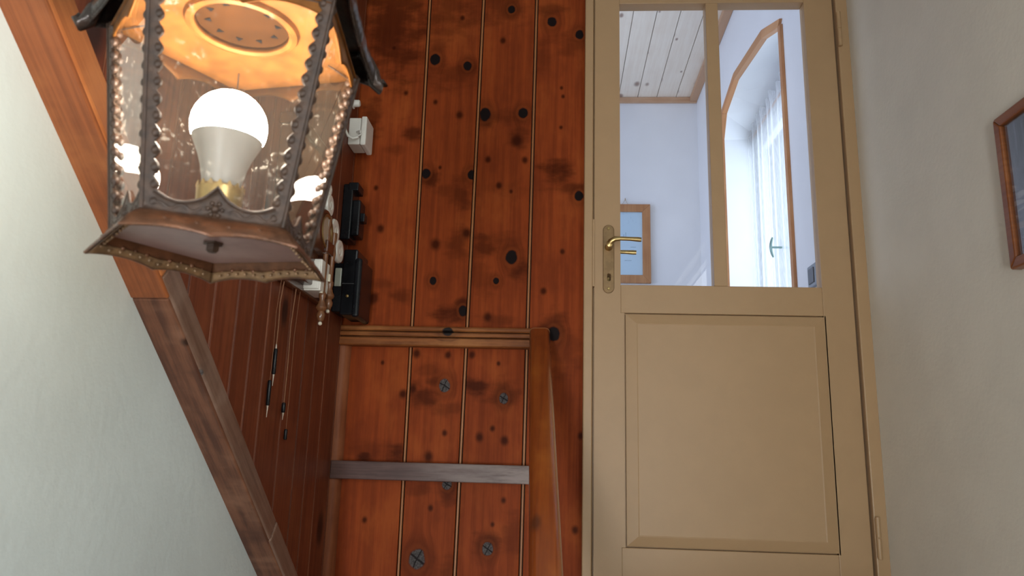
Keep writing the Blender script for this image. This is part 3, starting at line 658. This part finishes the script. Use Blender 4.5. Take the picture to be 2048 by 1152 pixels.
MB().lathe([(0.010, XL+0.0012-c.x), (0.010, -0.01), (0.013, -0.006), (0.012, 0), (0.0001, 0.003)], tuple(c), 'x', 16).build('cap', porcelain, sk, smooth=True)
# junction box with a bent cable, white knob above
jz1, jz0 = at_y(705, 243, 1.97).z, at_y(705, 298, 1.97).z
jb = thing('junction_box', 'ivory plastic junction box with a hooked cable high beside the lantern', 'box', (XL, 1.97, jz0))
MB().box((XL+0.0012, 1.945, jz0+0.004), (XL+0.036, 2.012, jz1)).build('back_box', whiteplastic, jb, bevel=0.003)
MB().box((XL+0.038, 1.938, jz0), (XL+0.054, 2.018, jz1+0.002)).build('lid', whiteplastic, jb, bevel=0.004)
cz_ = jz0+0.020
MB().tube([(XL+0.004, 1.90, cz_+0.012), (XL+0.010, 1.915, cz_-0.004), (XL+0.022, 1.922, cz_-0.009), (XL+0.036, 1.925, cz_-0.004), (XL+0.041, 1.929, cz_+0.008), (XL+0.038, 1.934, cz_+0.018), (XL+0.026, 1.946, cz_+0.020)], 0.0038, 8).build('cable', whiteplastic, jb, smooth=True)
c = at_y(712, 207, 1.97)
kn_ = thing('insulator_knob', 'white round knob on a stem, topmost on the left wall beside the lantern', 'knob', (XL, c.y, c.z-0.014))
MB().lathe([(0.016, XL+0.0012-c.x), (0.016, -0.006), (0.0105, -0.005), (0.0105, 0.009), (0.008, 0.012), (0.0001, 0.012)], tuple(c), 'x', 18).build('stem', whiteplastic, kn_, smooth=True)
# white box beside the clock shelf
a = at_x(598, 581, XL+0.004)
a1, a2 = at_y(598, 567, 1.70), at_y(644, 581, 1.70)
wb = thing('junction_box', 'small white box partly hidden behind the lantern bottom, beside the clock', 'box', (XL, 1.74, 0.80))
wz0 = at_x(640, 581, XL+0.058).z
yb0 = at_x(640, 581, XL+0.058).y
MB().box((XL+0.0012, yb0, wz0), (XL+0.058, yb0+0.085, wz0+0.075)).build('back_box', whiteplastic, wb, bevel=0.003)
MB().box((XL+0.006, yb0-0.004, wz0+0.004), (XL+0.0555, yb0+0.001, wz0+0.07)).build('lid', whiteplastic, wb, bevel=0.002)
# wall clock: case on a bracket shelf, brass ringed dial, turned columns with finials
brown = wood('clock_wood', (0.085, 0.030, 0.014), (0.04, 0.013, 0.007), (0.12, 0.045, 0.02), uv='yz', rough=0.22, coat=0.4)
turned = plain('turned_wood', (0.15, 0.062, 0.026), 0.25, var=0.2, nscale=80, coat=0.4)
ivory = plain('ivory', (0.62, 0.56, 0.44), 0.35)
ck = thing('wall_clock', 'dark glossy wall clock with a brass ringed dial and turned finials behind the lantern', 'clock', (XL, 1.62, 0.77))
sb0 = at_x(565, 570, XL+0.01)
cz0 = 0.770
cyA, cyB = 1.46, 1.685
dc = at_x(651, 463, -0.545)
MB().box((XL+0.0012, cyA-0.02, cz0), (XL+0.020, 1.86, cz0+0.018)).build('bracket_shelf', brown, ck, bevel=0.003)
MB().box((XL+0.0012, cyA, cz0+0.017), (XL+0.040, cyB-0.02, 1.10)).build('case', brown, ck, bevel=0.004)
MB().box((XL+0.0012, cyA-0.01, 1.10), (XL+0.048, cyB-0.012, 1.125)).build('cornice', brown, ck, bevel=0.004)
MB().lathe([(0.056, -0.03), (0.056, -0.006), (0.050, 0.003), (0.043, 0.005), (0.040, 0.002), (0.0001, 0.002)], tuple(dc), 'x', 40).build('dial_rim', brown, ck, smooth=True)
MB().lathe([(0.041, 0.001), (0.041, 0.0055), (0.038, 0.007), (0.034, 0.0055), (0.034, 0.001)], tuple(dc), 'x', 40, cap=False).build('brass_ring', brass, ck, smooth=True)
MB().lathe([(0.0345, 0.0021), (0.0345, 0.003), (0.0001, 0.0032)], tuple(dc), 'x', 32).build('dial', plain('cream_dial', (0.42, 0.33, 0.24), 0.4), ck, smooth=True)
def column(px, ztop, zbot, X, tips):
    q = at_x(px, 600, X); cx_, cy_ = q.x, q.y; m = MB()
    H = ztop-zbot
    m.lathe([(0.0001, 0), (0.006, 0.002), (0.0095, 0.010), (0.0105, 0.017), (0.007, 0.025), (0.0115, 0.029), (0.013, 0.034), (0.009, 0.042), (0.006, 0.052), (0.0085, 0.060), (0.0085, 0.066), (0.0055, 0.072), (0.0062, H-0.07), (0.0085, H-0.05), (0.006, H-0.03), (0.0085, H-0.012), (0.0085, H)], (cx_, cy_, zbot), 'z', 16)
    col_ = m.build('turned_column', turned, ck, smooth=True)
    MB().sphere((cx_, cy_, zbot-0.0035), 0.0048).build('finial_tip', ivory, col_, smooth=True)
    MB().lathe([(0.0045, 0), (0.0045, 0.016), (0.003, 0.018)], (cx_-0.001, cy_-0.0085, zbot+0.066), 'z', 10).build('peg', ivory, col_, smooth=True)
    return col_
column(644, 0.96, at_x(644, 646, -0.545).z, -0.545, True)
column(657, 0.93, at_x(654, 625, -0.545).z+0.004, -0.54, True)
MB().box((XL+0.018, at_x(650, 560, -0.545).y-0.03, 0.87), (-0.535, at_x(650, 560, -0.545).y+0.03, 0.90)).build('column_block', brown, ck, bevel=0.003)
# weights on cords
cordm = plain('hemp_cord', (0.30, 0.15, 0.08), 0.8)
pale_tip = plain('pale_metal_tip', (0.55, 0.48, 0.40), 0.3, 0.5)
def weight(name_l, top, bot, tip_t, tip_b, rpx, cord_r, X):
    a, b = at_x(*top, X), at_x(*bot, X); r = rpx*a.y/FPX
    th = thing('clock_weight', name_l, 'weight', (X, a.y, b.z), 'black clock weights on cords')
    m = MB(); h = a.z-b.z
    m.lathe([(0.0001, 0), (r*0.8, 0.0005), (r, 0.003), (r, h-0.003), (r*0.8, h-0.0005), (0.0001, h)], (X, a.y, b.z), 'z', 14)
    m.build('cylinder', black, th, smooth=True)
    if tip_b:
        k = at_x(*tip_b, X); dz = b.z-k.z
        MB().lathe([(0.0006, 0), (r*0.28, dz*0.5), (r*0.55, dz-0.001), (r*0.6, dz+0.0005)], (X, a.y, b.z-dz), 'z', 10).build('pointed_tip', pale_tip, th, smooth=True)
    if tip_t:
        k = at_x(*tip_t, X); dz = k.z-a.z
        MB().lathe([(r*0.5, -0.0005), (r*0.45, dz*0.5), (r*0.25, dz)], (X, a.y, a.z), 'z', 10).build('ferrule', pale_tip, th, smooth=True)
    zt_ = cz0+0.003
    MB().tube([(X, a.y, a.z), (X+0.001, a.y-0.001, (a.z*2+zt_)/3), (X-0.001, a.y+0.001, (a.z+zt_*2)/3), (XL+0.016, a.y, zt_)], cord_r, 6).build('cord', cordm, th, smooth=True)
WX = XL+0.012
weight('higher of the two long black clock weights, with a long pale tip', (552, 697), (550, 750), (553, 687), (549, 773), 4.2, 0.0011, WX)
weight('lower of the two long black clock weights, leftmost against the planks', (540, 760), (538, 812), None, (537, 835), 4.2, 0.0005, WX)
weight('short black clock weight with a fine tip, above the lowest one', (568, 805), (568, 826), None, (567, 840), 4.2, 0.0011, WX)
weight('lowest and shortest black clock weight on the left planks', (572, 858), (570, 880), None, None, 3.6, 0.0005, WX)

# ------------------------------------------------------------------ framed picture on the right wall
pa, pb_ = at_x(1988, 240, XR-0.02), at_x(2020, 541, XR-0.02)
pz1_, pz0_ = pa.z, pb_.z; py1 = (pa.y+pb_.y)/2; py0 = py1-0.56; fwd = 0.020
ph = thing('framed_picture', 'dark grey streaked print under glass in a narrow brown frame on the right wall', 'picture', (XR, (py0+py1)/2, pz0_))
fr_w = wood('picture_frame_wood', (0.26, 0.085, 0.026), (0.17, 0.05, 0.016), (0.32, 0.12, 0.04), uv='zy', rough=0.3)
xf = XR-0.022
for quad in ([(py0, pz0_), (py1, pz0_), (py1-fwd, pz0_+fwd), (py0+fwd, pz0_+fwd)], [(py1, pz0_), (py1, pz1_), (py1-fwd, pz1_-fwd), (py1-fwd, pz0_+fwd)],
             [(py1, pz1_), (py0, pz1_), (py0+fwd, pz1_-fwd), (py1-fwd, pz1_-fwd)], [(py0, pz1_), (py0, pz0_), (py0+fwd, pz0_+fwd), (py0+fwd, pz1_-fwd)]):
    MB().prism(quad, lambda y, zz: (xf, y, zz), lambda y, zz: (XR-0.0008, y, zz)).build('frame_side', fr_w, ph, bevel=0.003)
t = NT('streaked_print'); p = t.coords(); sx = t.n('SeparateXYZ'); t.put(sx.inputs[0], p)
n1 = t.noise(t.vec('MULTIPLY', p, (1, 110, 9)), 1.0, 4, 0.6)
zc_ = sx.outputs[2]; H_ = pz1_-pz0_
up_ = t.ramp(zc_, pz0_+H_*0.60, pz0_+H_*0.66)
col = t.mix(t.ramp(n1, 0.42, 0.66), (0.035, 0.042, 0.045), (0.17, 0.20, 0.215))
mid = t.mix(t.ramp(t.noise(t.vec('MULTIPLY', p, (1, 14, 70)), 1.0, 2), 0.55, 0.64), (0.075, 0.08, 0.095), (0.36, 0.34, 0.30))
low = t.mix(t.ramp(n1, 0.45, 0.6), (0.025, 0.025, 0.026), (0.085, 0.085, 0.082))
goldb = t.math('MULTIPLY', t.ramp(zc_, pz0_+H_*0.235, pz0_+H_*0.245), t.ramp(zc_, pz0_+H_*0.285, pz0_+H_*0.275))
col = t.mix(up_, t.mix(t.ramp(zc_, pz0_+H_*0.27, pz0_+H_*0.33), low, mid), col)
col = t.mix(t.math('MULTIPLY', goldb, t.ramp(t.noise(t.vec('MULTIPLY', p, (1, 90, 1)), 1.0, 2), 0.35, 0.6)), col, (0.22, 0.13, 0.05))
prnt = t.bsdf(col, 0.55)
MB().box((XR-0.012, py0+fwd-0.003, pz0_+fwd-0.003), (XR-0.006, py1-fwd+0.003, pz1_-fwd+0.003)).build('print', prnt, ph)
MB().box((XR-0.0165, py0+fwd-0.003, pz0_+fwd-0.003), (XR-0.0145, py1-fwd+0.003, pz1_-fwd+0.003)).build('glass', clear, ph)

# ------------------------------------------------------------------ lantern
LX, LY, LZ = -0.2844, 0.58, 0.42+0.150
PHI = 2.0028
lval = plain('lantern_dark_bronze', (0.035, 0.024, 0.020), 0.26, 0.45, var=0.3, nscale=80, bump=0.6, bscale=90, bd=0.003)
lmetal = plain('lantern_bronze', (0.046, 0.023, 0.013), 0.50, 0.15, var=0.35, nscale=120, bump=0.4, bscale=220, bd=0.0012)
lbottom = plain('lantern_underside', (0.34, 0.22, 0.205), 0.30, 0.35, var=0.1, nscale=40)
lskirt = plain('lantern_skirt', (0.12, 0.050, 0.024), 0.38, 0.45, var=0.3, nscale=90, bump=0.5, bscale=200, bd=0.0012)
llip = plain('lantern_lip', (0.20, 0.115, 0.055), 0.45, 0.3, var=0.3, nscale=90)
lcopper = plain('lantern_copper_inside', (0.150, 0.056, 0.012), 0.5, 0.2, var=0.25, nscale=50, spec=0.12)
lglass = glass('dusty_lantern_glass', 1.0, dirt=0.38, tint=(0.985, 0.97, 0.94))
lt = thing('hanging_lantern', 'five sided bronze hanging lantern with glass panes and a lit bulb', 'lantern', (LX, LY, LZ), rot=(0.0063, 0.0208, 0))
def lb(m, name, mat, smooth=True, bevel=0.0, par=None, solid=0.0):
    o = m.build(name, mat, None, smooth=smooth, bevel=bevel); o.parent = par or lt
    if solid:
        md = o.modifiers.new('solid', 'SOLIDIFY'); md.thickness = solid; md.offset = 0
    return o
ZS, ZG, ZT = 0.0, 0.0292, 0.1986            # skirt rim, foot of the panes, head of the panes (from the lantern's own base)
RS, RG, RT = 0.1005, 0.0823, 0.1101
def corner(k, R, zz): a = PHI+2*pi*k/5; return Vector((R*cos(a), R*sin(a), zz))
def side_pt(k, u, R, zz): return corner(k, R, zz).lerp(corner(k+1, R, zz), u)
def scal(u, cusp=1.0):                       # 0 at the corners and the middle cusp, 1 in the two arcs
    return abs(sin(2*pi*u))**0.8
NS = 40
# bottom plate with nut
lb(MB().rings([[tuple(corner(k, RG-0.002, 0.0145)) for k in range(5)], [tuple(corner(k, RG-0.001, 0.0165)) for k in range(5)]]), 'bottom_plate', lbottom, smooth=False)
nut = lb(MB().lathe([(0.0085, 0.0), (0.0085, -0.0016), (0.0055, -0.0022), (0.0055, -0.0065), (0.0035, -0.0085), (0.0001, -0.009)], (0, 0, 0.0147), 'z', 6), 'nut', lmetal, smooth=False)
# flared skirt: five scalloped faces
for k in range(5):
    m = MB(); R = []
    for j in range(9):
        v = j/8; row = []
        for i in range(NS+1):
            u = i/NS; sc = scal(u)
            Rr = (RG-0.001)+(RS-RG+0.001)*v - 0.0028*sc*v*v + 0.002*sin(pi*v)
            zz = 0.0175+(ZS-0.0175)*(v**1.15)+0.0036*sc*v*v
            row.append(tuple(side_pt(k, u, Rr, zz)))
        R.append(row)
    m.rings(R, cap=False, closed=False)
    sk_ = lb(m, 'skirt', lskirt, solid=0.0018)
    orn = MB()
    for i in range(1, 10):
        u = i/10; orn.sphere(tuple(side_pt(k, u, RG+(RS-RG)*0.62-0.0025*scal(u)+0.001, 0.0075+0.002*scal(u))), 0.0016 if i % 2 else 0.0024, 8, 5)
    m2 = [tuple(side_pt(k, i/NS, RS-0.0028*scal(i/NS)+0.0004, ZS+0.0036*scal(i/NS))) for i in range(NS+1)]
    orn.tube(m2, 0.0013, 6)
    lb(orn, 'rim_ornament', lskirt, par=sk_)
    lip = MB(); R = []
    for j in range(4):
        v = 0.58+0.42*j/3; row = []
        for i in range(NS+1):
            u = i/NS; sc = scal(u)
            Rr = (RG-0.001)+(RS-RG+0.001)*v - 0.0028*sc*v*v + 0.002*sin(pi*v) - 0.0024 - 0.0008*sin(pi*j/3)
            row.append(tuple(side_pt(k, u, Rr, 0.0175-0.0175*(v**1.15)+0.0036*sc*v*v-0.0006)))
        R.append(row)
    lip.rings(R, cap=False, closed=False)
    for i in range(1, 12): lip.sphere(tuple(side_pt(k, i/12, RG+(RS-RG)*0.78-0.0048-0.002*scal(i/12), 0.0032+0.0024*scal(i/12))), 0.0012, 7, 4)
    lb(lip, 'inner_lip', llip, par=sk_, solid=0.0006)
# ornate band around the foot of the panes
def lerpR(zz): return RG+(RT-RG)*(zz-ZG)/(ZT-ZG)
for k in range(5):
    m = MB(); R = []
    def topz(u): return ZG+0.009-0.0125*abs(sin(2*pi*u))**0.9+(0.003 if 0.42 < u < 0.58 else 0)*(1-abs(u-0.5)/0.08)
    for j in range(4):
        v = j/3
        R.append([tuple(side_pt(k, i/NS, RG+0.0012, 0.0165+(topz(i/NS)-0.0165)*v)) for i in range(NS+1)])
    m.rings(R, cap=False, closed=False)
    bd_ = lb(m, 'foot_band', lmetal, solid=0.002)
    orn = MB()
    orn.tube([tuple(side_pt(k, i/NS, RG+0.002, topz(i/NS))) for i in range(NS+1)], 0.0011, 6)
    cen = side_pt(k, 0.5, RG+0.002, 0.0235)
    orn.sphere(tuple(cen), 0.0032, 10, 6)
    for q in range(6):
        a = 2*pi*q/6; tang = (corner(k+1, 1, 0)-corner(k, 1, 0)).normalized(); orn.sphere(tuple(cen+tang*(0.005*cos(a))+Vector((0, 0, 0.005*sin(a)))), 0.002, 8, 5)
    orn.tube([tuple(side_pt(k, 0.08+0.32*i/12, RG+0.002, 0.0215+0.002*sin(i*1.1))) for i in range(13)], 0.0012, 6).tube([tuple(side_pt(k, 0.6+0.32*i/12, RG+0.002, 0.0215+0.002*sin(i*1.1))) for i in range(13)], 0.0012, 6)
    lb(orn, 'band_ornament', lmetal, par=bd_)
# five scalloped corner bars
for k in range(5):
    m = MB(); n = 170
    for s_ in (-1, 1):
        R0 = []; 
        for i in range(n+1):
            v = i/n; zz = 0.017+(ZT+0.006-0.017)*v; Rr = lerpR(zz)+0.0022
            c0 = corner(k, Rr, zz); dirn = (corner(k+s_, Rr, zz)-c0).normalized()
            w2 = 0.0064+0.0038*abs(sin(pi*v*15))
            outw = Vector((c0.x, c0.y, 0)).normalized()
            R0.append([tuple(c0+outw*0.001), tuple(c0+dirn*(w2*0.5)+outw*0.0016), tuple(c0+dirn*w2+outw*0.0004), tuple(c0+dirn*w2-outw*0.0012), tuple(c0-outw*0.0022)])
        m.rings(R0)
    br_ = lb(m, 'corner_bar', lmetal)
    orn = MB()
    for i in range(15):
        v = (i+0.5)/15; zz = 0.017+(ZT+0.006-0.017)*v; Rr = lerpR(zz)+0.0026
        c0 = corner(k, Rr, zz)
        for s_ in (-1, 1):
            dirn = (corner(k+s_, Rr, zz)-c0).normalized(); orn.sphere(tuple(c0+dirn*0.0060-Vector((c0.x, c0.y, 0)).normalized()*0.0022), 0.0038, 9, 6, 1.1)
    orn.tube([tuple(corner(k, lerpR(zz)+0.0034, zz)) for zz in (0.017, ZT+0.006)], 0.0016, 8)
    lb(orn, 'bar_beads', lmetal, par=br_)
    # pane
    pn_ = MB(); a0, a1 = 0.0175, ZT+0.002
    outw = (corner(k, 1, 0)+corner(k+1, 1, 0)).normalized()
    q = [corner(k, lerpR(a0)-0.0012, a0), corner(k+1, lerpR(a0)-0.0012, a0), corner(k+1, lerpR(a1)-0.0012, a1), corner(k, lerpR(a1)-0.0012, a1)]
    pn_.add([tuple(x) for x in q], [(0, 1, 2, 3)])
    lb(pn_, 'pane', lglass, smooth=False)
    # scalloped head band
    hb = MB()
    def botz(u): return ZT-0.006-0.010*(1-abs(sin(2*pi*u))**0.9)*(0.6+0.4*(abs(u-0.5) < 0.25))
    R = []
    for j in range(4):
        v = j/3; R.append([tuple(side_pt(k, i/NS, lerpR(ZT)+0.0008-0.0016*(1-v), botz(i/NS)+(ZT+0.004-botz(i/NS))*v)) for i in range(NS+1)])
    hb.rings(R, cap=False, closed=False)
    lb(hb, 'head_band', lcopper, solid=0.0016)
# roof: inner ceiling with raised vent ring and pierced disc, outer roof, valance with curled corners
rv = MB()
def ringp(R, zz, n=50, poly=1.0):
    out = []
    for i in range(n):
        a = PHI+2*pi*i/n; kf = ((a-PHI) % (2*pi/5))-pi/5; pr = R*cos(pi/5)/cos(kf); rr_ = pr*poly+R*(1-poly); out.append((rr_*cos(a), rr_*sin(a), zz))
    return out
rv.rings([ringp(RT+0.004, ZT+0.0005), ringp(0.095, ZT+0.006, poly=1), ringp(0.080, ZT+0.0085, poly=0.7), ringp(0.056, ZT+0.0125, poly=0.1), ringp(0.0485, ZT+0.0135, poly=0), ringp(0.0465, ZT+0.0095, poly=0), ringp(0.0425, ZT+0.0088, poly=0), ringp(0.0400, ZT+0.0105, poly=0), ringp(0.0395, ZT+0.0150, poly=0)], cap=False)
roof_in = lb(rv, 'roof_lining', lcopper, solid=0.0008)
cr = MB()
for k in range(5): cr.tube([tuple(corner(k, RT-0.004, ZT+0.0005)), tuple(corner(k, 0.082, ZT+0.0075))], 0.0007, 5)
for k in range(5): cr.tube([tuple(corner(k, RT+0.0005, ZT-0.0002)), tuple(corner(k+1, RT+0.0005, ZT-0.0002))], 0.0009, 5)
lb(cr, 'seam', lmetal, par=roof_in)
vd = MB(); vd.lathe([(0.0001, ZT+0.0165), (0.03, ZT+0.0165), (0.041, ZT+0.0150), (0.041, ZT+0.0160), (0.03, ZT+0.0175), (0.0001, ZT+0.0175)], (0, 0, 0), 'z', 40)
vent = lb(vd, 'vent_disc', plain('vent_copper', (0.034, 0.0125, 0.0035), 0.6, 0.0, var=0.25, spec=0.04), par=None)
holes = MB()
for q in range(10):
    a = 2*pi*q/10+0.2; R1 = 0.030; c0 = Vector((R1*cos(a), R1*sin(a), ZT+0.0163)); e = Vector((cos(a), sin(a), 0)); f_ = Vector((-sin(a), cos(a), 0))
    holes.prism([(0.0036, 0), (-0.0026, 0.0030), (-0.0026, -0.0030)], lambda x, y, c0=c0, e=e, f_=f_: tuple(c0+e*x+f_*y), lambda x, y, c0=c0, e=e, f_=f_: tuple(c0+e*x+f_*y+Vector((0, 0, -0.0004))))
lb(holes, 'vent_holes', plain('dark_opening', (0.004, 0.004, 0.005), 0.9, spec=0.05), smooth=False, par=vent)
# outer roof and cap
ro = MB(); ro.rings([ringp(RT+0.007, ZT+0.034), ringp(RT-0.006, ZT+0.040), ringp(0.085, ZT+0.056), ringp(0.055, ZT+0.084, poly=0.6), ringp(0.045, ZT+0.092, poly=0), ringp(0.045, ZT+0.105, poly=0), ringp(0.052, ZT+0.108, poly=0), ringp(0.020, ZT+0.135, poly=0), ringp(0.006, ZT+0.140, poly=0), ringp(0.006, ZT+0.15, poly=0)], cap=False)
ro_ = lb(ro, 'roof', lmetal, solid=0.0012)
for k in range(5):
    m = MB(); R = []
    for j in range(9):
        v = j/8; row = []
        for i in range(NS+1):
            u = i/NS; sc = scal(u); ed = abs(2*u-1)**4
            Rr = RT+0.004+(0.013+0.006*ed)*sin(v*pi/2) - 0.004*sc*v*v+0.004*sin(pi*v)
            zz = ZT+0.034-0.030*v**1.3+0.009*sc*v*v+0.003*sin(u*pi*10)*v*(1-v)*2-0.001*ed*v
            row.append(tuple(side_pt(k, u, Rr, zz)))
        R.append(row)
    m.rings(R, cap=False, closed=False)
    va = lb(m, 'valance', lval, solid=0.0020)
    orn = MB(); orn.tube([tuple(side_pt(k, i/NS, RT+0.017+0.006*abs(2*i/NS-1)**4-0.004*scal(i/NS), ZT+0.004+0.009*scal(i/NS)-0.001*abs(2*i/NS-1)**4)) for i in range(NS+1)], 0.0013, 6)
    lb(orn, 'valance_edge', lval, par=va)
    cu = MB(); c0 = corner(k, 1, 0)
    cu.tube([tuple(c0*r_+Vector((0, 0, z_))) for r_, z_ in ((RT+0.004, ZT+0.036), (RT+0.012, ZT+0.028), (RT+0.018, ZT+0.018), (RT+0.022, ZT+0.008), (RT+0.028, ZT+0.004), (RT+0.0315, ZT+0.009), (RT+0.0285, ZT+0.013))], [0.004, 0.0058, 0.007, 0.0072, 0.0062, 0.0045, 0.0028], 10)
    lb(cu, 'corner_curl', lval)
# rod up to the ceiling
lb(MB().tube([(0, 0, ZT+0.149), (-0.02*(ZCEIL-LZ-ZT-0.15), 0, ZCEIL-LZ-0.012)], 0.0035, 8).lathe([(0.045, 0), (0.045, 0.006), (0.02, -0.02), (0.006, -0.03)], (-0.02*(ZCEIL-LZ-ZT-0.15), 0, ZCEIL-LZ-0.010), 'z', 20), 'hanging_rod', lmetal)
# socket and bulb
zb = 0.267+0.42-LZ                                # bulb centre
lb(MB().lathe([(0.006, 0.0163), (0.006, 0.032), (0.015, 0.036), (0.0180, 0.042), (0.0190, 0.060), (0.0170, 0.062), (0.0160, 0.044), (0.0001, 0.044)], (0, 0, 0), 'z', 28), 'bulb_socket', brass)
te = MB()
for q in range(16):
    a = 2*pi*q/16; e = Vector((cos(a), sin(a), 0)); f_ = Vector((-sin(a), cos(a), 0)); c0 = e*0.0180+Vector((0, 0, 0.0595))
    te.prism([(0.0028, 0), (-0.0028, 0), (0, 0.0048)], lambda x, y, c0=c0, e=e, f_=f_: tuple(c0+f_*x+Vector((0, 0, y))), lambda x, y, c0=c0, e=e, f_=f_: tuple(c0+f_*x+Vector((0, 0, y))+e*0.0012))
lb(te, 'socket_teeth', brass, smooth=False)
t = NT('lit_bulb'); em = t.n('Emission'); em.inputs[0].default_value = (1.0, 0.90, 0.76, 1); em.inputs[1].default_value = BULB_STRENGTH; t.t.links.new(em.outputs[0], t.out.inputs[0]); litm = t.m
RB = 0.0312
pr_ = [(RB*cos(a), RB*sin(a)) for a in [radians(x) for x in (-22, -12, 0, 12, 24, 36, 48, 60, 70, 80, 86)]]+[(0.0002, RB)]
dome = lb(MB().lathe(pr_, (0, 0, zb), 'z', 36, cap=False), 'bulb_dome', litm)
collar_m = plain('bulb_collar_plastic', (0.30, 0.29, 0.27), 0.4, var=0.03)
lb(MB().lathe([(RB*cos(radians(-22)), RB*sin(radians(-22))), (0.0262, -0.018), (0.0225, -0.026), (0.0190, -0.036), (0.0165, -0.047), (0.0150, -0.056), (0.013, -0.060), (0.013, -0.072)], (0, 0, zb), 'z', 36, cap=False), 'bulb_collar', collar_m)
